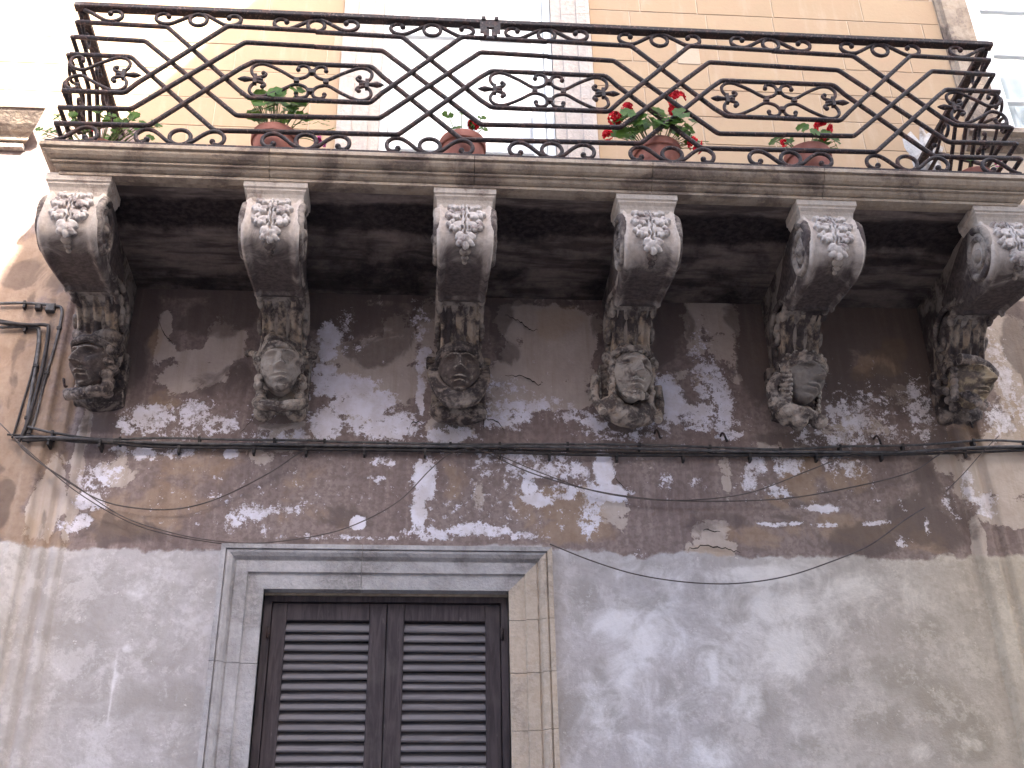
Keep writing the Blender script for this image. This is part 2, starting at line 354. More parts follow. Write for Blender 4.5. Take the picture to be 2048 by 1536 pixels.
# ================================================================== the facade
house = thing('palazzo_facade', 'old limestone palazzo facade with peeling painted plaster below and honey ashlar above', 'building', (1.25, 0, 0))
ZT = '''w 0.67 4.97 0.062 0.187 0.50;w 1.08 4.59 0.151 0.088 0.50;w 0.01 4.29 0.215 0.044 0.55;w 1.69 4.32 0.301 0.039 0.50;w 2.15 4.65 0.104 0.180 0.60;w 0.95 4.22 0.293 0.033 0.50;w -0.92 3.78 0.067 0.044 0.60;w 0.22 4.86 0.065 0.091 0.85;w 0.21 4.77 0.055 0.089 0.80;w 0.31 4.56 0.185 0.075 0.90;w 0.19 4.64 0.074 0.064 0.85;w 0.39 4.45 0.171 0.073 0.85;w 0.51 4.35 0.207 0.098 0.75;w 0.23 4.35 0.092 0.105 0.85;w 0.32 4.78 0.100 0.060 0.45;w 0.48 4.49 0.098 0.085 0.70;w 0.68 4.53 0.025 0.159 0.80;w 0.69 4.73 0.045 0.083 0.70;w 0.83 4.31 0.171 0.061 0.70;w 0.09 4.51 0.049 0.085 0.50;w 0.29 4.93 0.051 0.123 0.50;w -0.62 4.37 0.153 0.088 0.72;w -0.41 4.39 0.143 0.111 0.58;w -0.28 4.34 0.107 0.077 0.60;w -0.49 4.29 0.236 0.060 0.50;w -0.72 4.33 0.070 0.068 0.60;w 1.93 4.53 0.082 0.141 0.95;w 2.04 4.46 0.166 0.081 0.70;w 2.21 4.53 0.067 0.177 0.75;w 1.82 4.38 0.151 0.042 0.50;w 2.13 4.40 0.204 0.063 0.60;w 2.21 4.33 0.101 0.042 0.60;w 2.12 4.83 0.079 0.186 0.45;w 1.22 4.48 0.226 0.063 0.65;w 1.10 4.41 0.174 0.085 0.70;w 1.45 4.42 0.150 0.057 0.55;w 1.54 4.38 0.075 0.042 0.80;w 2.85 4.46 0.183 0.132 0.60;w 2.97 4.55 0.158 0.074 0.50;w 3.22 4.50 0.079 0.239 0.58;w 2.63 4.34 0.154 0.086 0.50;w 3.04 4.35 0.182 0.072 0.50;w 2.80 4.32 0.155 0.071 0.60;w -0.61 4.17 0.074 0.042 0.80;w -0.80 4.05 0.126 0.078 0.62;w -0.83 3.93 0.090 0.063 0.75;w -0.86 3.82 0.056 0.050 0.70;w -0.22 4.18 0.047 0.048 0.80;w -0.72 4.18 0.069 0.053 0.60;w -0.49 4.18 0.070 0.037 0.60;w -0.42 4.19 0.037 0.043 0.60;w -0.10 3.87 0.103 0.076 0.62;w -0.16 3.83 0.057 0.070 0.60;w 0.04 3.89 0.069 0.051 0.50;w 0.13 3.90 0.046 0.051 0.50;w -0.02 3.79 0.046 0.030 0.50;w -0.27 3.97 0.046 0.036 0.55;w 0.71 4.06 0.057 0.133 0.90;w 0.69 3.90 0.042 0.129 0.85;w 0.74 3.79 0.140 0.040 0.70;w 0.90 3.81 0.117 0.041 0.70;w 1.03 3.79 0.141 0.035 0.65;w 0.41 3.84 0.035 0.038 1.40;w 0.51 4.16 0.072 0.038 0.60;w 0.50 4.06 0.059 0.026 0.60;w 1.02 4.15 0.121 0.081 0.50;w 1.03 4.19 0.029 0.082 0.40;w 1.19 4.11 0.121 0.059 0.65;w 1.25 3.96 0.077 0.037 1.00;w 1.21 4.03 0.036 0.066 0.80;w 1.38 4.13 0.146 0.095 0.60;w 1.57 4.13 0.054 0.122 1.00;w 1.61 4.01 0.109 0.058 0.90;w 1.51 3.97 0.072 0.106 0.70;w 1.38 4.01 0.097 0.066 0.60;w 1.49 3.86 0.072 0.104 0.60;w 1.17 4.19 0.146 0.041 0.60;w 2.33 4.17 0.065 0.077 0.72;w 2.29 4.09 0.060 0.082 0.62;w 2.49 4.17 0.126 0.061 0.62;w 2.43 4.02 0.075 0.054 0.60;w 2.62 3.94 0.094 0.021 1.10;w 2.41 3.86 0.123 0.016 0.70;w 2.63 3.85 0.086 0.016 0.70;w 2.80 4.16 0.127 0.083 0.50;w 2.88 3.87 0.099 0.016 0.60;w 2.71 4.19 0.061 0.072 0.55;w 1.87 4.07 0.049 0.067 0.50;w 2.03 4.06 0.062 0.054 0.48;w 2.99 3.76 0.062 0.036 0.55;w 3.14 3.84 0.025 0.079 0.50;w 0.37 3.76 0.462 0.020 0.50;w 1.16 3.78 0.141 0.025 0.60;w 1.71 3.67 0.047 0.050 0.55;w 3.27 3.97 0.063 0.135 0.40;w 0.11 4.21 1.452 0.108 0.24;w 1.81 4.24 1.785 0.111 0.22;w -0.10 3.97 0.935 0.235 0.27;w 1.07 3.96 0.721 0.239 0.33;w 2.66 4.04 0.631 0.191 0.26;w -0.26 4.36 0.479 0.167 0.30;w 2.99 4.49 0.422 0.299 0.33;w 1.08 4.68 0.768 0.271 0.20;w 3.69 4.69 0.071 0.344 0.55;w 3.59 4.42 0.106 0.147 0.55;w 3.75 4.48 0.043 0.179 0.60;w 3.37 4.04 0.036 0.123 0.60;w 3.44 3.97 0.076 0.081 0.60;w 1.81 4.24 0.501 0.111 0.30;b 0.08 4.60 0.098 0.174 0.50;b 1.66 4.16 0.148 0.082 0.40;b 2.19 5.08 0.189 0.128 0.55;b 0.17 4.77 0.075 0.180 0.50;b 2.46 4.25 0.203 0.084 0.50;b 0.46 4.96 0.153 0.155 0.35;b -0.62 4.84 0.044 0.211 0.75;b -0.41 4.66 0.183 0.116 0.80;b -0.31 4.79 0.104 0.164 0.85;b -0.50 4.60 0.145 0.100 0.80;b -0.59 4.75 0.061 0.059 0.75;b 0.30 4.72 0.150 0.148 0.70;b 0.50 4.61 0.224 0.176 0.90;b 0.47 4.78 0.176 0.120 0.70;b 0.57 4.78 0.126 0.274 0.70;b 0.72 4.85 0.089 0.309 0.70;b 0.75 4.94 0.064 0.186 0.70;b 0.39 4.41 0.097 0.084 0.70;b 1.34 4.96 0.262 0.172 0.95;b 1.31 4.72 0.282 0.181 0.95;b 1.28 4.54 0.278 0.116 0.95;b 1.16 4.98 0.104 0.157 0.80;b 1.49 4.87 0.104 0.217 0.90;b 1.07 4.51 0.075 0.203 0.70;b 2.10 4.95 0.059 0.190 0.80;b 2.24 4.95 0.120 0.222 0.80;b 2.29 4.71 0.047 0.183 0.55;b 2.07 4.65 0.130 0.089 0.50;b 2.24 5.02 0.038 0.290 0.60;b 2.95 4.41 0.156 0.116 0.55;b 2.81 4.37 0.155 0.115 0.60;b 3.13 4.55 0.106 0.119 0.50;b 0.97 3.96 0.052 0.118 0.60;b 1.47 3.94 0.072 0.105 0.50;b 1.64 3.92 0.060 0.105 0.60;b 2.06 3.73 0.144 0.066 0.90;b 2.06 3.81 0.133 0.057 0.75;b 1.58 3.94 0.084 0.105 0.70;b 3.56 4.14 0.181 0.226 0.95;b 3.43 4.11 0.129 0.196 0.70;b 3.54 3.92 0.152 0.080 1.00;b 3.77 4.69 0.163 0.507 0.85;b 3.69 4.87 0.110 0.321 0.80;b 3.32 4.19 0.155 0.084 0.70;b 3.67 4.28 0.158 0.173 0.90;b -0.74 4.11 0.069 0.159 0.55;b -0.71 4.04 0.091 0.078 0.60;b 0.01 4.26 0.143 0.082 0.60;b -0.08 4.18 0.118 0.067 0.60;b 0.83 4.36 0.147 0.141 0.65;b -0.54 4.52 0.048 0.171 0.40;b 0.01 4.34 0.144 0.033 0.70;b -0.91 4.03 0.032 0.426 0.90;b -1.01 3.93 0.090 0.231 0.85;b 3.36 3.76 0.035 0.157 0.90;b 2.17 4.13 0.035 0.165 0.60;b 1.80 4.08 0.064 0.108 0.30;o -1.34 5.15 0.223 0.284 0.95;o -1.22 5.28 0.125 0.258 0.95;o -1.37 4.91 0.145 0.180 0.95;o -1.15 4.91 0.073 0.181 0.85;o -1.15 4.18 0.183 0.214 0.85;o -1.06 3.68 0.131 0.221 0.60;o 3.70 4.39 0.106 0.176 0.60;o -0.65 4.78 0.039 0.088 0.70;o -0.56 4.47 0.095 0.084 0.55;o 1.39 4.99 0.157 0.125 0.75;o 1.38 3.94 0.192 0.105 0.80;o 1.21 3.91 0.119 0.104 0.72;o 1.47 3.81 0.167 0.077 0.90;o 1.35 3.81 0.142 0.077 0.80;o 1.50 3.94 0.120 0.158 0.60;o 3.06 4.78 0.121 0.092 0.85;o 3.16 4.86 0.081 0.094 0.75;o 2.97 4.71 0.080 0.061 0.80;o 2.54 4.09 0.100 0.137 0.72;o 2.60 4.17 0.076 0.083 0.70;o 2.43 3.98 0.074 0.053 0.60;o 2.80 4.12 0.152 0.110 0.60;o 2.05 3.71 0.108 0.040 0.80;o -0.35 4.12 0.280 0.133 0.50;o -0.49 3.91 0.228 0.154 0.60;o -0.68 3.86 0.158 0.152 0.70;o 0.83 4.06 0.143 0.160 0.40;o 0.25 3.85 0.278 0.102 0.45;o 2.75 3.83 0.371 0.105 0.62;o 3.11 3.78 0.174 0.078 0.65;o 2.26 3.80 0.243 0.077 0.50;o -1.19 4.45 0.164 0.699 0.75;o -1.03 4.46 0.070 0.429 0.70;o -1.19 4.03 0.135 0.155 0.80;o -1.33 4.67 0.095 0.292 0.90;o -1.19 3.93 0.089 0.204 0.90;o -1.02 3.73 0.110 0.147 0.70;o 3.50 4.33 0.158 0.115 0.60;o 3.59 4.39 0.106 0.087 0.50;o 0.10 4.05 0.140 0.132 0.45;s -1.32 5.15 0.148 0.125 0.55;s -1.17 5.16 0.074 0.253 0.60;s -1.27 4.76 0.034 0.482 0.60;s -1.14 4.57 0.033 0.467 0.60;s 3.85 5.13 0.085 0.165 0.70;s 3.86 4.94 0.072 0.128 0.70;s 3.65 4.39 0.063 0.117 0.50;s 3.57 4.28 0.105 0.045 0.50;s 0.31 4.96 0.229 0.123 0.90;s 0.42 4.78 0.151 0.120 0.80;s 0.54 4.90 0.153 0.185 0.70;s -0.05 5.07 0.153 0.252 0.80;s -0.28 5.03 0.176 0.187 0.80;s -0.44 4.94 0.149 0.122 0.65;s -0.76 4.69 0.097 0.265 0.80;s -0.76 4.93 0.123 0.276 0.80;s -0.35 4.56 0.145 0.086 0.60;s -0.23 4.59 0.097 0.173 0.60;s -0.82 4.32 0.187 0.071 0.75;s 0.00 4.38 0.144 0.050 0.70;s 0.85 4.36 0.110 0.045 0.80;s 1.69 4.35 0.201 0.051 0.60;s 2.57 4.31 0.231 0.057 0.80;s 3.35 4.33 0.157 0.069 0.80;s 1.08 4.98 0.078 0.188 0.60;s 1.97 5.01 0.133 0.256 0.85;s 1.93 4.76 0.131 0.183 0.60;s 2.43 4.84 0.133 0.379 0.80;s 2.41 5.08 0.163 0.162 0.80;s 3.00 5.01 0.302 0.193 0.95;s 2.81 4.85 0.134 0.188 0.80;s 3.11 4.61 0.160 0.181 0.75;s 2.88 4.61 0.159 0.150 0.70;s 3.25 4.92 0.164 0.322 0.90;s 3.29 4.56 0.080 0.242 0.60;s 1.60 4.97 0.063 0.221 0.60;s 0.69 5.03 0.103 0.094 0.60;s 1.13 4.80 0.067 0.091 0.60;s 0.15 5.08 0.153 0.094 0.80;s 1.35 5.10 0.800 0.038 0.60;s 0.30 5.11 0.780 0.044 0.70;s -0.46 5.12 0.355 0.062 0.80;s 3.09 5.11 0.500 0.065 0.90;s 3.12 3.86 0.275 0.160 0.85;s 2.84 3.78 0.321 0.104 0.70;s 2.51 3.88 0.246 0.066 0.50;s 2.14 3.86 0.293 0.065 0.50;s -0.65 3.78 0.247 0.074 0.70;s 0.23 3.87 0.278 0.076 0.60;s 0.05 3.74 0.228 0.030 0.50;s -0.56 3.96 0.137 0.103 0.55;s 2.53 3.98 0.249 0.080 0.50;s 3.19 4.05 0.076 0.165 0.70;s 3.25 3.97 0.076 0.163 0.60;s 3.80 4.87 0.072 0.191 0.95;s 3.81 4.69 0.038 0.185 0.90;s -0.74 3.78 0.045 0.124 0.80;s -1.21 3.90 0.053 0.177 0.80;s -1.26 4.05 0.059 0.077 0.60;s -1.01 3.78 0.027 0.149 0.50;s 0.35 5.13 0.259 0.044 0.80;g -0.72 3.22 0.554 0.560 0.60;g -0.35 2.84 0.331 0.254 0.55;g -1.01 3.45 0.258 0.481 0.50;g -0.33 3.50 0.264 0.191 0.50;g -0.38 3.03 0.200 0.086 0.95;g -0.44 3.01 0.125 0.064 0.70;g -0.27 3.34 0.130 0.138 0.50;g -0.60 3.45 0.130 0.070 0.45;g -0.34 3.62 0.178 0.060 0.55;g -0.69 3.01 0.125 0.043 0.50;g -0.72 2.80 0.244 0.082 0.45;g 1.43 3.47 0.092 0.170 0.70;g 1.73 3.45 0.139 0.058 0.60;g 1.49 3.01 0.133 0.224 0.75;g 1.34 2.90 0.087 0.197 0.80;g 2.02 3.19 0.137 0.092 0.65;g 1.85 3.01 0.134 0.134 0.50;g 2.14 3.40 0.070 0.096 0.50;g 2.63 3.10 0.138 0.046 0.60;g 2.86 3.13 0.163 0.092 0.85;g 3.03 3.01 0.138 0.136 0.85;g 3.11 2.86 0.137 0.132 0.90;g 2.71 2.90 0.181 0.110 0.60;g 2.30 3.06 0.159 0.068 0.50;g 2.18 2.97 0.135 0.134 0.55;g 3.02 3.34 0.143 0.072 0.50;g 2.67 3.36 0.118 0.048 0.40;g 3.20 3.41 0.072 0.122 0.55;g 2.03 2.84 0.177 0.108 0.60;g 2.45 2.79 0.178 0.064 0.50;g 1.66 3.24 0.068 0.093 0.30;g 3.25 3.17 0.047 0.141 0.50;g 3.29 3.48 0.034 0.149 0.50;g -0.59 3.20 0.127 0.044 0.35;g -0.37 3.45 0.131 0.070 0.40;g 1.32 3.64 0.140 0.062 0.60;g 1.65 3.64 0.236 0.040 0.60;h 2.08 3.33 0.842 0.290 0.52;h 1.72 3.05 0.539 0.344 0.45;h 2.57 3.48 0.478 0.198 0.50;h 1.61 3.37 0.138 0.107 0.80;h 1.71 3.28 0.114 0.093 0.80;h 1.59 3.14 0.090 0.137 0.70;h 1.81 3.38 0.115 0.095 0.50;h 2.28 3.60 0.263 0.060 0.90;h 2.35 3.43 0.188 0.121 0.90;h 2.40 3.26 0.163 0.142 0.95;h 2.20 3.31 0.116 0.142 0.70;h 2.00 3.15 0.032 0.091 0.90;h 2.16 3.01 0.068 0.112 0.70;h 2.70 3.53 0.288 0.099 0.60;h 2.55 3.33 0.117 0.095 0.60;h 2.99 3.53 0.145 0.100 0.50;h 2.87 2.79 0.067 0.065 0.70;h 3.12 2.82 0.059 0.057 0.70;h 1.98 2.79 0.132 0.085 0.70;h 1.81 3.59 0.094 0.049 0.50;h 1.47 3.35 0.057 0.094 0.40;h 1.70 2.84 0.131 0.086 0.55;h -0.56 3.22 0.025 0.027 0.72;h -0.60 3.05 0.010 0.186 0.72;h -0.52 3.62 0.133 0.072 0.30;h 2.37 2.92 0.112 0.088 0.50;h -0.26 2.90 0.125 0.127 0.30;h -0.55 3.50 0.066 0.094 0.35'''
Zl = {k: [] for k in 'wbosgh'}
for r in ZT.split(';'):
    p = r.split(); Zl[p[0]].append([float(q) for q in p[1:]])
def field(key, X, Zc):
    F = np.zeros_like(X)
    for x, z, rx, rz, s in Zl[key]:
        d = np.sqrt(((X-x)/rx)**2+((Zc-z)/rz)**2); t = np.clip((1.6-d)/1.25, 0, 1); F = np.maximum(F, s*t*t*(3-2*t))
    return F
def wall_patch(name, xs, zs, yfun, parent, hole=None):
    X, Zc = np.meshgrid(xs, zs); n, m = X.shape
    wx = X+.05*(fbm(X*6, Zc*6, 4, 3)-.47); wz = Zc+.05*(fbm(X*6, Zc*6, 4, 9)-.47)
    zb = 3.69+.05*np.exp(-((X-1.15)/.3)**2)+.07*(fbm(X*4, X*0+3, 4, 5)-.47)+.035*(fbm(X*22, Zc*22, 3, 6)-.45)
    P = np.clip(.5+(zb-Zc)/.05, 0, 1)
    Tn = np.clip((X-1.9)/1.6, 0, 1)*.75+np.clip((-.75-X)/.5, 0, 1)*.25  # warm lens colour cast towards both wall ends, put into the wall colour
    A = np.stack([field('w', wx, wz), field('b', wx, wz), field('o', wx, wz), field('s', wx, wz)], -1)
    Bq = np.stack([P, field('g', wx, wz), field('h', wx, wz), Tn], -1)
    Y = yfun(X)-.006*P-.012*(fbm(X*1.7, Zc*1.7, 4, 11)-.47)-.005*(fbm(X*9, Zc*9, 3, 12)-.45)
    v = np.stack([X, Y, Zc], -1).reshape(-1, 3)
    idx = np.arange(n*m).reshape(n, m); q = np.stack([idx[:-1, :-1], idx[:-1, 1:], idx[1:, 1:], idx[1:, :-1]], -1).reshape(-1, 4)
    if hole:
        cx = v[q].mean(1); q = q[~((cx[:, 0] > hole[0]) & (cx[:, 0] < hole[1]) & (cx[:, 2] < hole[2]))]
    me = bpy.data.meshes.new(name); me.vertices.add(n*m); me.vertices.foreach_set('co', v.ravel())
    me.loops.add(len(q)*4); me.loops.foreach_set('vertex_index', q.ravel().astype(np.int32)); me.polygons.add(len(q)); me.polygons.foreach_set('loop_start', np.arange(len(q), dtype=np.int32)*4)
    me.update(calc_edges=True); me.polygons.foreach_set('use_smooth', [True]*len(q))
    for nm, D in (('zoneA', A), ('zoneB', Bq)):
        at = me.color_attributes.new(nm, 'FLOAT_COLOR', 'POINT'); at.data.foreach_set('color', D.reshape(-1).astype(np.float32))
    me.materials.append(WALL); o = bpy.data.objects.new(name, me); COL.objects.link(o); o.parent = parent; o.location = (-1.25, 0, 0); return o
zs = np.concatenate([[0, .8, 1.6, 2.2], np.linspace(2.4, 3.5, 93)[:-1], np.linspace(3.5, 5.16, 140)])
xs = np.concatenate([np.linspace(-.9, 0, 76)[:-1], np.linspace(0, 1.1, 93)[:-1], np.linspace(1.1, 3.34, 188)])
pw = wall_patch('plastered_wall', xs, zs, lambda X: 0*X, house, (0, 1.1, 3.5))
def ss(x, a, b): t = np.clip((x-a)/(b-a), 0, 1); return t*t*(3-2*t)
def yl(X): return -.022*ss(-X, .90, .925)+.012*ss(-X, .955, .965)-.024*ss(-X, .985, .995)+.01*ss(-X, 1.03, 1.04)-.03*ss(-X, 1.06, 1.075)+.012*ss(-X, 1.13, 1.16)
def yr(X): return -.035*ss(X, 3.34, 3.365)+.012*ss(X, 3.43, 3.44)-.02*ss(X, 3.47, 3.485)
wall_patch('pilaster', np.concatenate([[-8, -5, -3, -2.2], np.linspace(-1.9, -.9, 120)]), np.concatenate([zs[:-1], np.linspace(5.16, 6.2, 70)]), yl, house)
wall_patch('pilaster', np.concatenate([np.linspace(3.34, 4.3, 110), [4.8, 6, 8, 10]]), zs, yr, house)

# ashlar wall over the balcony: mortar backing with each stone proud of it
uw = MB()
DOOR = (.41, 1.42, 8.05); WIN = (4.10, 5.15, 6.37, 8.3)
for x0, x1, z0, z1 in ((-8, DOOR[0], 5.161, 9.2), (DOOR[1], WIN[0], 5.161, 9.2), (WIN[1], 10, 5.161, 9.2), (DOOR[0], DOOR[1], DOOR[2], 9.2), (WIN[0], WIN[1], 5.161, WIN[2]), (WIN[0], WIN[1], WIN[3], 9.2)):
    uw.box(x0, x1, -.0005, .45, z0, z1)
uwo = uw.build('upper_wall', MORTAR, house, (-1.25, 0, 0))
zz = 5.165; row = 0; nb = 0
while zz < 7.85:
    h = .212; x = -2.9-random.uniform(0, .4)
    while x < 4.0:
        w = random.choice((.42, .48, .53, .58, .36)); a, b = x, x+w; x += w
        for lo, hi in ((.17, 1.66),):
            if a < lo < b: b = lo
            if a < hi < b: a = hi
        if a >= .17 and b <= 1.66: continue
        if b > 3.89: b = 3.89
        if b-a < .05: continue
        MB().chbox(a+.0035, b-.0035, -.003-random.uniform(0, .002), .03, zz+.003, zz+h-.003, .0022).build('block', BLOCK, uwo); nb += 1
    zz += h; row += 1
MB().chbox(2.18, 2.32, -.0085, .02, 6.85, 7.02, .004).build('patch_stone', MORTAR, uwo)

rp = random.Random(5); Pp = []
for k in range(22):
    a = 2*PI*k/22; r_ = (.17 if k % 2 else .13)*rp.uniform(.6, 1.15); Pp.append((3.58+r_*math.cos(a)*.8, 6.20+r_*math.sin(a)*1.4))
mcp = MB(); nP = len(Pp); mcp.add([(3.58, -.022, 6.20)]+[(3.58+(x-3.58)*.6, -.018-rp.uniform(0, .008), 6.2+(z-6.2)*.6) for x, z in Pp]+[(x, -.004, z) for x, z in Pp], [(0, 1+(k+1) % nP, 1+k) for k in range(nP)]+[(1+k, 1+(k+1) % nP, 1+nP+(k+1) % nP, 1+nP+k) for k in range(nP)], True)
mcp.build('cement_patch', m_stone('grey_cement_patch', (.45, .43, .42), (.60, .58, .57), (.22, .18, .15), .47, 0, 8), uwo)
# moulded stone surround pieces
def jamb(name, prof, xin, sgn, z0, z1, mat, parent, off=(0, 0, 0)):
    """prof: (offset from opening, proudness)"""
    m = MB(); P = [(xin+sgn*o, -p) for o, p in prof]; n = len(P); v = [(x, y, z) for z in (z0, z1) for x, y in P]
    f = [tuple(range(n)), tuple(range(2*n-1, n-1, -1))]+[(i, (i+1) % n, (i+1) % n+n, i+n) for i in range(n)]
    return m.add(v, f).build(name, mat, parent, off)
def arch(z0s, xl, xr, ztop, prof, parent, off, cuts, mats):
    """architrave round an opening, mitred at the two top corners, in separate stones"""
    out = []
    for nm, zr, mt in (('jamb_stone', (None,), mats[0]),):
        pass
    n = len(prof)
    def ring(kind, t):
        P = []
        for o, p in prof:
            if kind == 'L': P.append((xl-o, -p, t if t is not None else ztop+o))
            elif kind == 'R': P.append((xr+o, -p, t if t is not None else ztop+o))
            else: P.append((t if t is not None else 0, -p, ztop+o))
        return P
    def stone(a, b, mt, name):
        f = [tuple(range(n)), tuple(range(2*n-1, n-1, -1))]+[(i, (i+1) % n, (i+1) % n+n, i+n) for i in range(n)]
        return MB().add(a+b, f).build(name, mt, parent, off)
    g = .0012
    zc = [z0s]+cuts['L']
    for a, b in zip(zc, zc[1:]+[None]): stone(ring('L', a+g), ring('L', None if b is None else b-g), mats[0], 'jamb_stone')
    zc = [z0s]+cuts['R']
    for a, b in zip(zc, zc[1:]+[None]): stone(ring('R', a+g), ring('R', None if b is None else b-g), mats[1], 'jamb_stone')
    xc = cuts['T']
    L = [(xl-o, -p, ztop+o) for o, p in prof]; Rr = [(xr+o, -p, ztop+o) for o, p in prof]
    seq = [L]+[ring('T', c) for c in xc]+[Rr]
    for i in range(len(seq)-1):
        a, b = seq[i], seq[i+1]
        a = [(x+(g if i else 0), y, z) for x, y, z in a]; b = [(x-(g if i < len(seq)-2 else 0), y, z) for x, y, z in b]
        stone(a, b, mats[0] if i == 0 else mats[2], 'lintel_stone')
AP = [(0, -.14), (0, .022), (.072, .024), (.076, .036), (.128, .038), (.131, .030), (.136, .033), (.146, .050), (.160, .060), (.170, .062), (.172, .050), (.176, .050), (.178, .064), (.200, .062), (.203, .0), (.203, -.01)]
arch(0, 0, 1.1, 3.5, AP, house, (-1.25, 0, 0), {'L': [2.3, 3.16], 'R': [2.2, 2.62, 2.87, 3.12, 3.36], 'T': [.433]}, (SURR, SURR2, SURR))
UP = [(0, -.12), (0, .015), (.06, .018), (.063, .03), (.15, .032), (.155, .045), (.21, .05), (.235, .045), (.24, .0), (.24, -.01)]
arch(5.255, DOOR[0], DOOR[1], DOOR[2], UP, house, (-1.25, 0, 0), {'L': [5.9, 6.6, 7.3], 'R': [5.8, 6.5, 7.2], 'T': [.9]}, (JAMBST, JAMBST, JAMBST))
WP = [(0, -.12), (0, .02), (.05, .022), (.055, .04), (.10, .042), (.11, .055), (.16, .06), (.185, .055), (.19, .02), (.21, .018), (.21, -.01)]
arch(6.37, WIN[0], WIN[1], WIN[3], WP, house, (-1.25, 0, 0), {'L': [6.75, 7.4], 'R': [7.0], 'T': [4.6]}, (FASCIA, FASCIA, FASCIA))
MB().extx([(.10, 6.30), (.10, 6.368), (-.09, 6.365), (-.10, 6.35), (-.10, 6.32), (-.07, 6.305), (-.06, 6.27), (-.02, 6.25), (.0, 6.24)], 3.84, 5.4).build('window_sill', FASCIA, house, (-1.25, 0, 0))
rv = MB().box(-.02, .0, 0, .2, 0, 3.5).box(1.1, 1.12, 0, .2, 0, 3.5).build('reveal', SURR, house, (-1.25, 0, 0))
MB().box(-6, 9, .46, 6, 0, 9.4).build('rear_block', RENDERW, house, (-1.25, .35, 0))
